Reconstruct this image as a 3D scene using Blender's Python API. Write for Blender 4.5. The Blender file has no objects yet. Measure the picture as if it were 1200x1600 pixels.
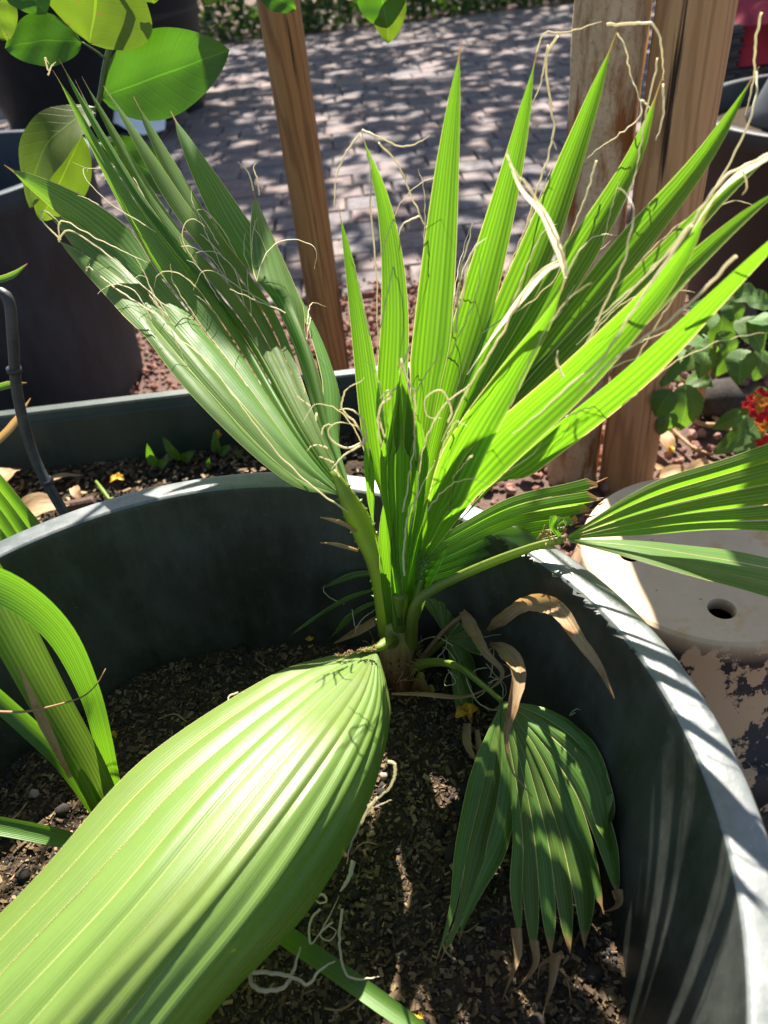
import bpy, bmesh, math, random
import numpy as np
from mathutils import Vector, Matrix, noise as mnoise

random.seed(7); rng = np.random.default_rng(7)
scene = bpy.context.scene
COL = scene.collection

# ------------------------------------------------------------------ camera
PITCH, ROLL, FPX = math.radians(39.5), math.radians(6.8), 1150.0
CZ = 1.2
_f = np.array([0, math.cos(PITCH), -math.sin(PITCH)])
_u0 = np.array([0, math.sin(PITCH), math.cos(PITCH)])
_r0 = np.array([1., 0, 0])
_r = _r0*math.cos(ROLL) - _u0*math.sin(ROLL)
_u = _u0*math.cos(ROLL) + _r0*math.sin(ROLL)
cam_d = bpy.data.cameras.new("camera"); cam = bpy.data.objects.new("camera", cam_d); COL.objects.link(cam)
cam_d.sensor_fit = 'VERTICAL'; cam_d.sensor_height = 36.0; cam_d.lens = 36.0*FPX/1600
cam_d.clip_start = 0.02; cam_d.clip_end = 400
cam.matrix_world = Matrix(((_r[0], _u[0], -_f[0], 0), (_r[1], _u[1], -_f[1], 0), (_r[2], _u[2], -_f[2], CZ), (0, 0, 0, 1)))
cam_d.dof.use_dof = True; cam_d.dof.focus_distance = 0.95; cam_d.dof.aperture_fstop = 4.6
scene.camera = cam

# ------------------------------------------------------------------ light
SUN_EL = math.radians(49); SUN_AZ = math.radians(4)       # azimuth measured from +y towards +x
sdir = np.array([math.sin(SUN_AZ)*math.cos(SUN_EL), math.cos(SUN_AZ)*math.cos(SUN_EL), math.sin(SUN_EL)])
w = bpy.data.worlds.new("World"); scene.world = w; w.use_nodes = True
nt = w.node_tree; bg = nt.nodes['Background']
sky = nt.nodes.new('ShaderNodeTexSky'); sky.sky_type = 'NISHITA'; sky.sun_disc = False
sky.sun_elevation = SUN_EL; sky.sun_rotation = SUN_AZ
nt.links.new(sky.outputs[0], bg.inputs[0]); bg.inputs[1].default_value = 0.058
sun_d = bpy.data.lights.new("sun", 'SUN'); sun_d.energy = 5.0; sun_d.angle = math.radians(0.5); sun_d.color = (1, .97, .91)
sun = bpy.data.objects.new("sun", sun_d); COL.objects.link(sun)
sun.rotation_euler = Vector(-sdir).to_track_quat('-Z', 'Y').to_euler()
scene.view_settings.view_transform = 'Standard'; scene.view_settings.look = 'None'
scene.view_settings.exposure = 1.8; scene.view_settings.gamma = 1; scene.view_settings.use_curve_mapping = False
scene.view_settings.use_white_balance = True; scene.view_settings.white_balance_temperature = 6900

# ------------------------------------------------------------------ helpers
def ray(px, py): return _f*FPX + _r*(px-600) - _u*(py-800)
CAMP = np.array([0, 0, CZ])
def P(px, py, Y):                       # survey: sight line met at distance y = Y
    d = ray(px, py); return CAMP + d*(Y/d[1])
def G(px, py, z):                       # survey: sight line met at height z
    d = ray(px, py); return CAMP + d*((z-CZ)/d[2])
def A3(*a): return np.array(a, float)

def link(o, parent=None):
    COL.objects.link(o)
    if parent is not None: o.parent = parent
    return o
def tag(o, label=None, cat=None, group=None, kind=None):
    if label: o['label'] = label
    if cat: o['category'] = cat
    if group: o['group'] = group
    if kind: o['kind'] = kind
    return o
def empty(name, loc=(0, 0, 0), **k):
    o = bpy.data.objects.new(name, None); o.empty_display_size = .05; link(o); o.location = loc
    bpy.context.view_layer.update()
    return tag(o, **k)
class MB:
    def __init__(s): s.v = []; s.f = []; s.uv = []
    def add(s, v, f, uv=None):
        b = len(s.v); s.v += [tuple(map(float, q)) for q in v]; s.f += [tuple(i+b for i in q) for q in f]
        s.uv += [tuple(q) for q in uv] if uv is not None else [(0, 0)]*len(v)
    def build(s, name, mat, parent=None, smooth=True, loc=None):
        me = bpy.data.meshes.new(name); off = np.zeros(3)
        if parent is not None: off = np.array(parent.matrix_world.translation)
        if loc is not None: off = np.array(loc, float)
        v = np.array(s.v) - off
        me.from_pydata([tuple(q) for q in v], [], s.f)
        uvl = me.uv_layers.new(name='UVMap'); uva = np.array(s.uv)
        li = np.zeros(len(me.loops), dtype=np.int32); me.loops.foreach_get('vertex_index', li)
        uvl.data.foreach_set('uv', uva[li].astype(np.float32).ravel())
        if smooth: me.polygons.foreach_set('use_smooth', [True]*len(me.polygons))
        me.materials.append(mat); me.update()
        o = bpy.data.objects.new(name, me)
        link(o, parent)
        if loc is not None and parent is None: o.location = loc
        if parent is not None: bpy.context.view_layer.update()
        return o
def csp(pts, n):                         # Catmull-Rom through points, n+1 samples (chord-even)
    p = np.array(pts, float)
    if len(p) == 2: return np.array([p[0]+(p[1]-p[0])*t for t in np.linspace(0, 1, n+1)])
    q = np.vstack([2*p[0]-p[1], p, 2*p[-1]-p[-2]]); out = []
    for i in range(1, len(q)-2):
        for t in np.linspace(0, 1, 16, endpoint=False):
            a, b, c, d = q[i-1], q[i], q[i+1], q[i+2]
            out.append(.5*((2*b)+(-a+c)*t+(2*a-5*b+4*c-d)*t*t+(-a+3*b-3*c+d)*t**3))
    out.append(p[-1]); out = np.array(out)
    L = np.r_[0, np.cumsum(np.linalg.norm(np.diff(out, axis=0), axis=1))]
    s = np.linspace(0, L[-1], n+1)
    return np.stack([np.interp(s, L, out[:, k]) for k in range(3)], 1)
def nrm(a): return a/np.maximum(np.linalg.norm(a, axis=-1, keepdims=True), 1e-9)
def tangents(c): return nrm(np.gradient(c, axis=0))

def tube(mb, pts, r, n=24, sides=6, flat=1.0, up=(0, 0, 1), cap=True, spline=True):
    c = csp(pts, n) if spline else np.array(pts, float)
    T = tangents(c); up = np.array(up, float); N = len(c)
    rr = np.interp(np.linspace(0, 1, N), np.linspace(0, 1, len(r)), r) if hasattr(r, '__len__') else np.full(N, r)
    side = np.cross(T[0], up)
    if np.linalg.norm(side) < 1e-3: side = np.cross(T[0], A3(1, 0.2, 0))
    side = nrm(side); v = []; uv = []
    for i in range(N):
        side = nrm(side - T[i]*np.dot(side, T[i])); upv = np.cross(side, T[i])
        for k in range(sides):
            a = 2*math.pi*k/sides
            v.append(c[i]+rr[i]*(math.cos(a)*side+math.sin(a)*upv*flat)); uv.append((k/sides, i/(N-1)))
    f = [(i*sides+k, i*sides+(k+1) % sides, (i+1)*sides+(k+1) % sides, (i+1)*sides+k) for i in range(N-1) for k in range(sides)]
    if cap: f += [tuple(range(sides))[::-1], tuple((N-1)*sides+k for k in range(sides))]
    mb.add(v, f, uv)
def ribbon(mb, pts, w, n=30, N0=(0, -1, .4), twist=0.0, cols=5, cup=.25, jag=0.0, thick=0):
    """strap shaped leaf: half widths w along pts, facing N0, curved across"""
    c = csp(pts, n); T = tangents(c)
    ww = np.interp(np.linspace(0, 1, n+1), np.linspace(0, 1, len(w)), w)
    v = []; uv = []
    N0 = nrm(np.array(N0, float))
    for i in range(n+1):
        S = np.cross(T[i], N0)
        if np.linalg.norm(S) < .05: S = np.cross(T[i], A3(1, .1, .1))
        S = nrm(S); U = np.cross(S, T[i]); a = twist*i/n
        S, U = S*math.cos(a)+U*math.sin(a), U*math.cos(a)-S*math.sin(a)
        for k in range(cols):
            x = 2*k/(cols-1)-1
            j = 1+jag*(random.random()-.5) if abs(x) > .9 else 1
            v.append(c[i]+S*x*ww[i]*j+U*ww[i]*cup*(x*x-.4)); uv.append((k/(cols-1), i/n))
    f = [(i*cols+k, i*cols+k+1, (i+1)*cols+k+1, (i+1)*cols+k) for i in range(n) for k in range(cols-1)]
    mb.add(v, f, uv)
def lathe(mb, prof, seg=72, ctr=(0, 0), noise=0.0):
    v = []; uv = []; m = len(prof)
    for k in range(seg):
        a = 2*math.pi*k/seg
        for i, (r, z) in enumerate(prof):
            rr = r*(1+noise*mnoise.noise(Vector((math.cos(a)*2, math.sin(a)*2, z*5+i*.1))))
            v.append((ctr[0]+rr*math.cos(a), ctr[1]+rr*math.sin(a), z)); uv.append((k/seg, i/(m-1)))
    f = [(k*m+i, ((k+1) % seg)*m+i, ((k+1) % seg)*m+i+1, k*m+i+1) for k in range(seg) for i in range(m-1)]
    mb.add(v, f, uv)
def box(mb, c, s, rot=None, bev=0.0):
    s = np.array(s, float)/2; c = np.array(c, float)
    if bev == 0:
        v = np.array([(x, y, z) for x in (-1, 1) for y in (-1, 1) for z in (-1, 1)])*s
        f = [(0, 1, 3, 2), (4, 6, 7, 5), (0, 4, 5, 1), (2, 3, 7, 6), (0, 2, 6, 4), (1, 5, 7, 3)]
    else:
        lo = [(-1, -1), (1, -1), (1, 1), (-1, 1)]
        v = [(x*s[0], y*s[1], -s[2]) for x, y in lo]+[(x*s[0], y*s[1], s[2]-bev) for x, y in lo]+[(x*(s[0]-bev), y*(s[1]-bev), s[2]) for x, y in lo]
        v = np.array(v)
        f = [(3, 2, 1, 0), (8, 9, 10, 11)]+[(q+k, q+(k+1) % 4, q+4+(k+1) % 4, q+4+k) for q in (0, 4) for k in range(4)]
    if rot is not None: v = v @ np.array(rot).T
    mb.add(v+c, f)
def rotz(a): return np.array([[math.cos(a), -math.sin(a), 0], [math.sin(a), math.cos(a), 0], [0, 0, 1]])
def randrot():
    q = rng.normal(size=4); q /= np.linalg.norm(q); w_, x, y, z = q
    return np.array([[1-2*(y*y+z*z), 2*(x*y-z*w_), 2*(x*z+y*w_)], [2*(x*y+z*w_), 1-2*(x*x+z*z), 2*(y*z-x*w_)], [2*(x*z-y*w_), 2*(y*z+x*w_), 1-2*(x*x+y*y)]])
_t = (1+5**.5)/2
ICO_V = nrm(np.array([(-1, _t, 0), (1, _t, 0), (-1, -_t, 0), (1, -_t, 0), (0, -1, _t), (0, 1, _t), (0, -1, -_t), (0, 1, -_t), (_t, 0, -1), (_t, 0, 1), (-_t, 0, -1), (-_t, 0, 1)]))
ICO_F = [(0, 11, 5), (0, 5, 1), (0, 1, 7), (0, 7, 10), (0, 10, 11), (1, 5, 9), (5, 11, 4), (11, 10, 2), (10, 7, 6), (7, 1, 8), (3, 9, 4), (3, 4, 2), (3, 2, 6), (3, 6, 8), (3, 8, 9), (4, 9, 5), (2, 4, 11), (6, 2, 10), (8, 6, 7), (9, 8, 1)]
def rock(mb, c, r, flat=.7):
    v = ICO_V*(1+.35*(rng.random((12, 1))-.5))*A3(1, .6+.5*random.random(), flat)
    v = v @ randrot().T if flat > .65 else v @ rotz(random.random()*6).T
    mb.add(v*r+np.array(c), ICO_F)

# ------------------------------------------------------------------ materials
class NT:
    def __init__(s, name):
        s.m = bpy.data.materials.new(name); s.m.use_nodes = True; s.t = s.m.node_tree; s.t.nodes.clear()
        s.out = s.n('ShaderNodeOutputMaterial')
    def n(s, typ, **k):
        q = s.t.nodes.new(typ)
        for a, b in k.items(): setattr(q, a, b)
        return q
    def l(s, a, b): s.t.links.new(a, b)
    def mth(s, op, a, b=None, c=None, clamp=False):
        q = s.n('ShaderNodeMath', operation=op, use_clamp=clamp)
        for i, x in enumerate((a, b, c)):
            if x is None: continue
            if isinstance(x, (int, float)): q.inputs[i].default_value = x
            else: s.l(x, q.inputs[i])
        return q.outputs[0]
    def mix(s, fac, a, b):
        q = s.n('ShaderNodeMix', data_type='RGBA')
        for i, x in ((0, fac), (6, a), (7, b)):
            if isinstance(x, (int, float)): q.inputs[i].default_value = x
            elif isinstance(x, tuple): q.inputs[i].default_value = (*x[:3], 1)
            else: s.l(x, q.inputs[i])
        return q.outputs[2]
    def noise(s, vec, scale, detail=4, rough=.55, sc=None):
        if sc is not None:
            mp = s.n('ShaderNodeMapping'); mp.inputs['Scale'].default_value = sc; s.l(vec, mp.inputs[0]); vec = mp.outputs[0]
        q = s.n('ShaderNodeTexNoise'); q.inputs['Scale'].default_value = scale; q.inputs['Detail'].default_value = detail; q.inputs['Roughness'].default_value = rough
        s.l(vec, q.inputs['Vector']); return q.outputs[0]
    def rng(s, x, a, b, c=0., d=1.):
        q = s.n('ShaderNodeMapRange'); s.l(x, q.inputs[0])
        for i, y in enumerate((a, b, c, d)): q.inputs[i+1].default_value = y
        return q.outputs[0]
    def bump(s, h, strength=.3, dist=.002):
        q = s.n('ShaderNodeBump'); q.inputs['Strength'].default_value = strength; q.inputs['Distance'].default_value = dist
        s.l(h, q.inputs['Height']); return q.outputs[0]
    def pbr(s, col, rough=.6, bump=None, spec=.5, metallic=0):
        q = s.n('ShaderNodeBsdfPrincipled')
        if isinstance(col, tuple): q.inputs['Base Color'].default_value = (*col, 1)
        else: s.l(col, q.inputs['Base Color'])
        if isinstance(rough, (int, float)): q.inputs['Roughness'].default_value = rough
        else: s.l(rough, q.inputs['Roughness'])
        q.inputs['Specular IOR Level'].default_value = spec; q.inputs['Metallic'].default_value = metallic
        if bump is not None: s.l(bump, q.inputs['Normal'])
        return q.outputs[0]
    def end(s, sh): s.l(sh, s.out.inputs[0]); return s.m
    def coord(s, w='Object'): return s.n('ShaderNodeTexCoord').outputs[w]

def leaf_mat(name, col, col2, trans, tfac=.45, stripes=9, rough=.38, edge=None, tip=None, tipcol=(.42, .25, .1), spec=.5, mottling=.25, spots=False, midrib=None):
    N = NT(name); uv = N.coord('UV'); sep = N.n('ShaderNodeSeparateXYZ'); N.l(uv, sep.inputs[0]); u, v = sep.outputs[0], sep.outputs[1]
    obj = N.coord('Object')
    rnd = N.n('ShaderNodeObjectInfo').outputs['Random']
    # lengthwise veins: a regular set plus irregular ones
    st = N.mth('MULTIPLY_ADD', N.mth('SINE', N.mth('MULTIPLY', u, stripes*2*math.pi)), .5, .5)
    ns = N.noise(uv, 1.0, 3, .6, sc=(stripes*2.3, .8, 1))
    vein = N.mth('ADD', N.mth('MULTIPLY', st, .3), N.mth('ADD', N.mth('MULTIPLY', ns, .45), N.mth('MULTIPLY', N.noise(uv, 1.0, 2, .5, sc=(stripes*.7, .5, 1)), .4)))
    base = N.mix(N.rng(vein, .25, .85), col, col2)
    blot = N.noise(obj, 26, 4, .6)
    base = N.mix(N.mth('MULTIPLY', N.rng(blot, .45, .75), mottling), base, tuple(c*.55 for c in col))
    hs = N.n('ShaderNodeHueSaturation'); N.l(base, hs.inputs['Color'])
    N.l(N.rng(rnd, 0, 1, .485, .515), hs.inputs['Hue']); N.l(N.rng(rnd, 0, 1, .82, 1.15), hs.inputs['Value'])
    base = hs.outputs[0]
    tr = N.mix(N.rng(vein, .3, .8), tuple(c*.42 for c in trans), trans)
    if midrib is not None:
        m = N.mth('LESS_THAN', N.mth('ABSOLUTE', N.mth('SUBTRACT', u, .5)), midrib)
        base = N.mix(m, base, tuple(min(1, c*1.5+.01) for c in col2)); tr = N.mix(N.mth('MULTIPLY', m, .5), tr, tuple(min(1, c*1.5) for c in trans))
        sv = N.rng(N.mth('SINE', N.mth('MULTIPLY', N.mth('SUBTRACT', v, N.mth('MULTIPLY', N.mth('ABSOLUTE', N.mth('SUBTRACT', u, .5)), .45)), 62)), .93, 1); base = N.mix(N.mth('MULTIPLY', sv, .35), base, tuple(min(1, c*1.45) for c in col2)); vein = N.mth('ADD', N.mth('ADD', N.mth('MULTIPLY', sv, .5), N.mth('MULTIPLY', m, 1.)), N.mth('MULTIPLY', N.noise(obj, 55, 4), .8))
    if edge is not None:
        e = N.mth('GREATER_THAN', N.mth('ABSOLUTE', N.mth('SUBTRACT', u, .5)), .5-edge)
        base = N.mix(e, base, (.62, .6, .24)); tr = N.mix(e, tr, (.7, .65, .2))
    if tip is not None:
        tn = N.mth('ADD', v, N.mth('MULTIPLY', N.mth('SUBTRACT', N.noise(obj, 60, 2), .5), .08))
        tf = N.rng(tn, tip, tip+.03); base = N.mix(tf, base, tipcol); tr = N.mix(tf, tr, tuple(c*.9 for c in tipcol))
    if spots:
        s1 = N.rng(N.noise(obj, 75, 2, .5), .70, .74); base = N.mix(s1, base, (.25, .13, .04)); tr = N.mix(s1, tr, (.2, .1, .03))
    bp = N.bump(vein, .35, .0012)
    a = N.pbr(base, N.rng(blot, .3, .7, rough-.05, rough+.12), bp, spec)
    t = N.n('ShaderNodeBsdfTranslucent'); N.l(tr, t.inputs[0]); N.l(bp, t.inputs['Normal'])
    mx = N.n('ShaderNodeMixShader'); mx.inputs[0].default_value = tfac; N.l(a, mx.inputs[1]); N.l(t.outputs[0], mx.inputs[2])
    return N.end(mx.outputs[0])

M = {}
M['palm'] = leaf_mat('palm_leaf', (.06, .135, .02), (.12, .215, .03), (.24, .58, .018), .52, 8, .42, edge=.022, tip=.955)
M['palm_pale'] = leaf_mat('palm_leaf_waxy', (.08, .17, .04), (.14, .25, .065), (.28, .6, .025), .42, 9, .45, edge=.02, tip=.96, spec=.28)
M['palm_front'] = leaf_mat('palm_leaf_broad', (.125, .205, .035), (.18, .27, .06), (.28, .54, .02), .3, 9, .35, edge=.014, spec=.6)
M['palm_old'] = leaf_mat('palm_leaf_old', (.085, .175, .025), (.13, .24, .04), (.25, .5, .02), .35, 5, .42, edge=.03, tip=.93)
M['palm_shade'] = leaf_mat('palm_leaf_small', (.08, .17, .025), (.12, .22, .04), (.22, .45, .04), .4, 5, .45, edge=.03, tip=.86)
M['petiole'] = leaf_mat('petiole_green', (.16, .25, .035), (.25, .34, .055), (.45, .62, .04), .4, 4, .4, edge=None)
M['stalk'] = leaf_mat('stalk_green', (.1, .19, .03), (.15, .24, .045), (.22, .4, .03), .25, 10, .4)
M['strap'] = leaf_mat('strap_leaf', (.07, .17, .025), (.12, .25, .04), (.24, .55, .02), .38, 12, .38)
M['citrus'] = leaf_mat('citrus_leaf', (.04, .11, .012), (.055, .135, .016), (.1, .3, .01), .42, 1, .45, midrib=.012, mottling=.4)
M['citrus_y'] = leaf_mat('citrus_leaf_yellowed', (.085, .14, .012), (.11, .165, .016), (.17, .29, .015), .4, 1, .5, midrib=.012, spots=True, mottling=.3)
M['lantana'] = leaf_mat('lantana_leaf', (.05, .125, .02), (.085, .175, .03), (.2, .42, .03), .35, 1, .6, midrib=.015, mottling=.4)
M['canopy'] = leaf_mat('canopy_leaf', (.04, .09, .025), (.06, .12, .03), (.15, .3, .03), .3, 1, .5)
def dry_mat():
    N = NT('dry_leaf'); uv = N.coord('UV'); ob = N.coord('Object')
    a = N.noise(uv, 1, 4, .65, sc=(7, 2.2, 1)); c = N.mix(N.rng(a, .3, .7), (.23, .12, .055), (.56, .4, .22))
    c = N.mix(N.rng(N.noise(ob, 40, 3), .55, .75), c, (.3, .11, .03))
    p = N.pbr(c, .6, N.bump(a, .5, .002), .35); t = N.n('ShaderNodeBsdfTranslucent'); t.inputs[0].default_value = (.65, .38, .13, 1)
    m = N.n('ShaderNodeMixShader'); m.inputs[0].default_value = .3; N.l(p, m.inputs[1]); N.l(t.outputs[0], m.inputs[2]); return N.end(m.outputs[0])
M['dry'] = dry_mat()
def fil_mat():
    N = NT('leaf_fibre'); uv = N.coord('UV'); a = N.noise(uv, 1, 2, .5, sc=(1, 9, 1))
    c = N.mix(N.rng(a, .4, .7), (.72, .66, .42), (.8, .76, .62)); p = N.pbr(c, .5)
    t = N.n('ShaderNodeBsdfTranslucent'); t.inputs[0].default_value = (.85, .78, .55, 1)
    m = N.n('ShaderNodeMixShader'); m.inputs[0].default_value = .5; N.l(p, m.inputs[1]); N.l(t.outputs[0], m.inputs[2]); return N.end(m.outputs[0])
M['fil'] = fil_mat()
def trunk_mat():
    N = NT('palm_sheath'); uv = N.coord('UV'); ob = N.coord('Object'); sep = N.n('ShaderNodeSeparateXYZ'); N.l(uv, sep.inputs[0])
    a = N.noise(ob, 1, 4, .6, sc=(160, 160, 22)); z = N.mth('ADD', sep.outputs[1], N.mth('MULTIPLY', N.mth('SUBTRACT', a, .5), .5))
    c = N.mix(N.rng(z, .4, .8), (.1, .04, .022), (.26, .17, .07)); c = N.mix(N.rng(z, .78, 1.), c, (.26, .32, .06))
    return N.end(N.pbr(c, .6, N.bump(a, .6, .003), .3))
M['sheath'] = trunk_mat()
def plastic(name, col, dust, rough=.42, dustscale=5., amt=.5, spec=.5, scratch=.5):
    N = NT(name); ob = N.coord('Object'); a = N.noise(ob, dustscale, 6, .65); b = N.noise(ob, 120, 3, .6)
    s = N.noise(ob, 1, 4, .7, sc=(28, 28, 6))
    f = N.mth('MULTIPLY', N.rng(N.mth('ADD', N.mth('MULTIPLY', a, .65), N.mth('MULTIPLY', s, .35)), .42, .68), amt)
    c = N.mix(f, col, dust)
    c = N.mix(N.mth('MULTIPLY', N.rng(b, .66, .74), .16), c, tuple(min(1, x*2.5) for x in dust))
    sc = N.rng(N.noise(ob, 1, 3, .8, sc=(300, 14, 14)), .66, .72)
    c = N.mix(N.mth('MULTIPLY', sc, scratch*.35), c, tuple(min(1, x*1.8) for x in dust))
    return N.end(N.pbr(c, N.rng(a, .3, .7, rough-.06, rough+.16), N.bump(N.mth('ADD', b, N.mth('MULTIPLY', s, .6)), .12, .002), spec))
M['tub'] = plastic('tub_plastic', (.015, .019, .016), (.1, .104, .094), .44, 6, .62)
M['rim'] = plastic('rim_plastic', (.07, .082, .076), (.24, .25, .255), .31, 9, .65, .9)
M['pot'] = plastic('dark_pot', (.018, .026, .038), (.05, .066, .09), .6, 5, .8, .3)
M['pot_black'] = plastic('black_pot', (.012, .012, .014), (.03, .03, .034), .5, 4, .5, .4)
M['trough'] = plastic('trough_plastic', (.019, .034, .028), (.085, .088, .075), .5, 6, .45)
M['grey_plastic'] = plastic('grey_plastic', (.035, .04, .05), (.07, .075, .09), .5, 6, .4)
M['tube'] = plastic('irrigation_tube', (.018, .02, .023), (.1, .1, .1), .45, 30, .5)
M['white_plastic'] = plastic('white_plastic', (.84, .85, .88), (.7, .71, .74), .5, 9, .5)
def wood(name, c1, c2, c3, sx=60, sz=1.6, ring=.0, spec=.3):
    N = NT(name); ob = N.coord('Object'); a = N.noise(ob, 1, 6, .65, sc=(sx, sx, sz)); b = N.noise(ob, 1, 3, .6, sc=(9, 9, 1.1))
    wv = N.n('ShaderNodeTexWave', bands_direction='DIAGONAL'); wv.inputs['Scale'].default_value = 1; wv.inputs['Distortion'].default_value = 9; wv.inputs['Detail'].default_value = 3
    mp = N.n('ShaderNodeMapping'); mp.inputs['Scale'].default_value = (26, 26, 1.8); N.l(ob, mp.inputs[0]); N.l(mp.outputs[0], wv.inputs[0])
    c = N.mix(N.rng(a, .3, .7), c1, c2); c = N.mix(N.mth('MULTIPLY', N.rng(wv.outputs[1], .55, .95), .5), c, c3)
    c = N.mix(N.mth('MULTIPLY', N.rng(b, .5, .75), .5), c, c3)
    cr = N.rng(N.noise(ob, 1, 4, .6, sc=(30, 30, .9)), .63, .68); c = N.mix(cr, c, (.035, .018, .01))
    return N.end(N.pbr(c, .7, N.bump(N.mth('SUBTRACT', a, N.mth('MULTIPLY', cr, 1.5)), .5, .004), spec))
M['stake'] = wood('stake_wood', (.22, .11, .042), (.36, .2, .08), (.1, .045, .018))
M['stake2'] = wood('stake_wood_reddish', (.4, .225, .1), (.54, .33, .165), (.25, .12, .05))
def bark():
    N = NT('pale_bark'); ob = N.coord('Object'); a = N.noise(ob, 9, 7, .7); b = N.noise(ob, 1, 5, .65, sc=(16, 16, 4)); d = N.noise(ob, 140, 3, .6)
    c = N.mix(N.rng(a, .3, .7), (.42, .3, .17), (.62, .5, .34)); c = N.mix(N.rng(b, .5, .62), c, (.25, .1, .03))
    c = N.mix(N.mth('MULTIPLY', N.rng(d, .55, .7), .5), c, (.16, .1, .055))
    return N.end(N.pbr(c, .85, N.bump(N.mth('ADD', a, d), .7, .005), .2))
M['bark'] = bark()
def tan():
    N = NT('tan_clay'); ob = N.coord('Object'); a = N.noise(ob, 7, 6, .65); b = N.noise(ob, 26, 5, .6); s = N.n('ShaderNodeSeparateXYZ'); N.l(ob, s.inputs[0])
    c = N.mix(N.rng(a, .35, .7), (.52, .37, .235), (.6, .455, .31)); c = N.mix(N.mth('MULTIPLY', N.rng(b, .55, .72), .7), c, (.5, .29, .12))
    c = N.mix(N.rng(N.noise(ob, 70, 3), .7, .76), c, (.28, .16, .09))
    # remains of black paint on the sides, flaked off in patches
    fl = N.mth('ADD', N.noise(ob, 11, 8, .72), N.mth('MULTIPLY', N.noise(ob, 1, 4, .7, sc=(40, 40, 12)), .35))
    side = N.rng(s.outputs[2], .335, .298); k = N.mth('MULTIPLY', N.rng(fl, .665, .68), side)
    c2 = N.mix(N.mth('MULTIPLY', side, .8), c, (.5, .3, .17)); c = N.mix(k, c2, (.022, .019, .022))
    return N.end(N.pbr(c, N.mix(k, (.8, .8, .8), (.5, .5, .5)), N.bump(N.mth('ADD', b, k), .35, .003), .3))
M['tan'] = tan()
def earth(name, c1, c2, c3, sc=60, rough=.95):
    N = NT(name); ob = N.coord('Object'); a = N.noise(ob, sc, 6, .7); b = N.noise(ob, sc*4, 4, .7)
    c = N.mix(N.rng(a, .3, .7), c1, c2); c = N.mix(N.rng(b, .58, .68), c, c3)
    return N.end(N.pbr(c, rough, N.bump(N.mth('ADD', a, b), 1, .006), .15))
M['soil'] = earth('potting_mix', (.045, .031, .02), (.085, .058, .036), (.15, .1, .06))
M['ground'] = earth('red_ground', (.11, .072, .06), (.18, .115, .095), (.26, .16, .13), 40)
M['joint'] = earth('joint_sand', (.05, .044, .044), (.075, .066, .064), (.1, .088, .084), 40)
def vary(name, cols, rough=.9, sc=20, spec=.2, bump=.5):
    """colour picked per piece (island) or per object"""
    N = NT(name); ob = N.coord('Object'); g = N.n('ShaderNodeNewGeometry').outputs['Random Per Island']
    oi = N.n('ShaderNodeObjectInfo').outputs['Random']; r = N.mth('FRACT', N.mth('ADD', g, N.mth('MULTIPLY', oi, 7.31)))
    cr = N.n('ShaderNodeValToRGB'); cr.color_ramp.interpolation = 'LINEAR'; el = cr.color_ramp.elements
    while len(el) < len(cols): el.new(.5)
    for i, c in enumerate(cols): el[i].position = i/(len(cols)-1); el[i].color = (*c, 1)
    N.l(r, cr.inputs[0]); a = N.noise(ob, sc, 5, .65)
    hs = N.n('ShaderNodeHueSaturation'); N.l(cr.outputs[0], hs.inputs['Color']); N.l(N.rng(a, .25, .75, .6, 1.35), hs.inputs['Value'])
    return N.end(N.pbr(hs.outputs[0], rough, N.bump(a, bump, .004), spec))
M['brick'] = vary('paving_brick', [(.165, .135, .135), (.19, .138, .13), (.135, .12, .128), (.205, .155, .142), (.155, .14, .145)], .85, 22)
M['gravel'] = vary('red_lava_gravel', [(.2, .085, .06), (.27, .13, .1), (.15, .06, .05), (.32, .2, .16), (.22, .12, .1)], .95, 60)
M['chip'] = vary('bark_chip', [(.06, .04, .024), (.14, .092, .05), (.05, .034, .022), (.28, .2, .115), (.045, .03, .02), (.17, .115, .062), (.05, .035, .022)], .85, 90)
M['lump'] = vary('dark_lump', [(.022, .02, .019), (.045, .038, .034), (.03, .026, .024)], .95, 90)
M['stone'] = vary('pale_stone', [(.45, .38, .32), (.55, .48, .42)], .85, 30)
M['pebble'] = vary('pink_pebble', [(.4, .26, .22), (.36, .28, .25)], .85, 60)
def petal(name, c, t):
    N = NT(name); ob = N.coord('Object'); a = N.noise(ob, 120, 4, .6); col = N.mix(N.rng(a, .35, .75), c, tuple(x*.6 for x in c)); p = N.pbr(col, .5, N.bump(a, .4, .002))
    q = N.n('ShaderNodeBsdfTranslucent'); q.inputs[0].default_value = (*t, 1); m = N.n('ShaderNodeMixShader'); m.inputs[0].default_value = .4
    N.l(p, m.inputs[1]); N.l(q.outputs[0], m.inputs[2]); return N.end(m.outputs[0])
M['yellow'] = petal('yellow_petal', (.8, .45, .02), (.8, .5, .02))
M['red'] = petal('red_petal', (.7, .012, .012), (.75, .02, .015))
M['orange'] = petal('orange_petal', (.8, .3, .02), (.8, .3, .02))
M['wicker'] = plastic('black_wicker', (.02, .02, .023), (.05, .05, .055), .4, 50, .5)
def cloth():
    N = NT('maroon_cloth'); ob = N.coord('Object'); a = N.noise(ob, 300, 2); b = N.noise(ob, 8, 3)
    return N.end(N.pbr(N.mix(b, (.22, .02, .04), (.33, .035, .06)), .85, N.bump(a, .3, .002), .2))
M['cloth'] = cloth()
M['twig'] = wood('twig', (.3, .2, .1), (.42, .3, .17), (.2, .12, .06), 200, 20)
M['green_twig'] = leaf_mat('green_twig', (.06, .12, .025), (.09, .16, .04), (.1, .2, .03), .1, 3, .5)

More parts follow.
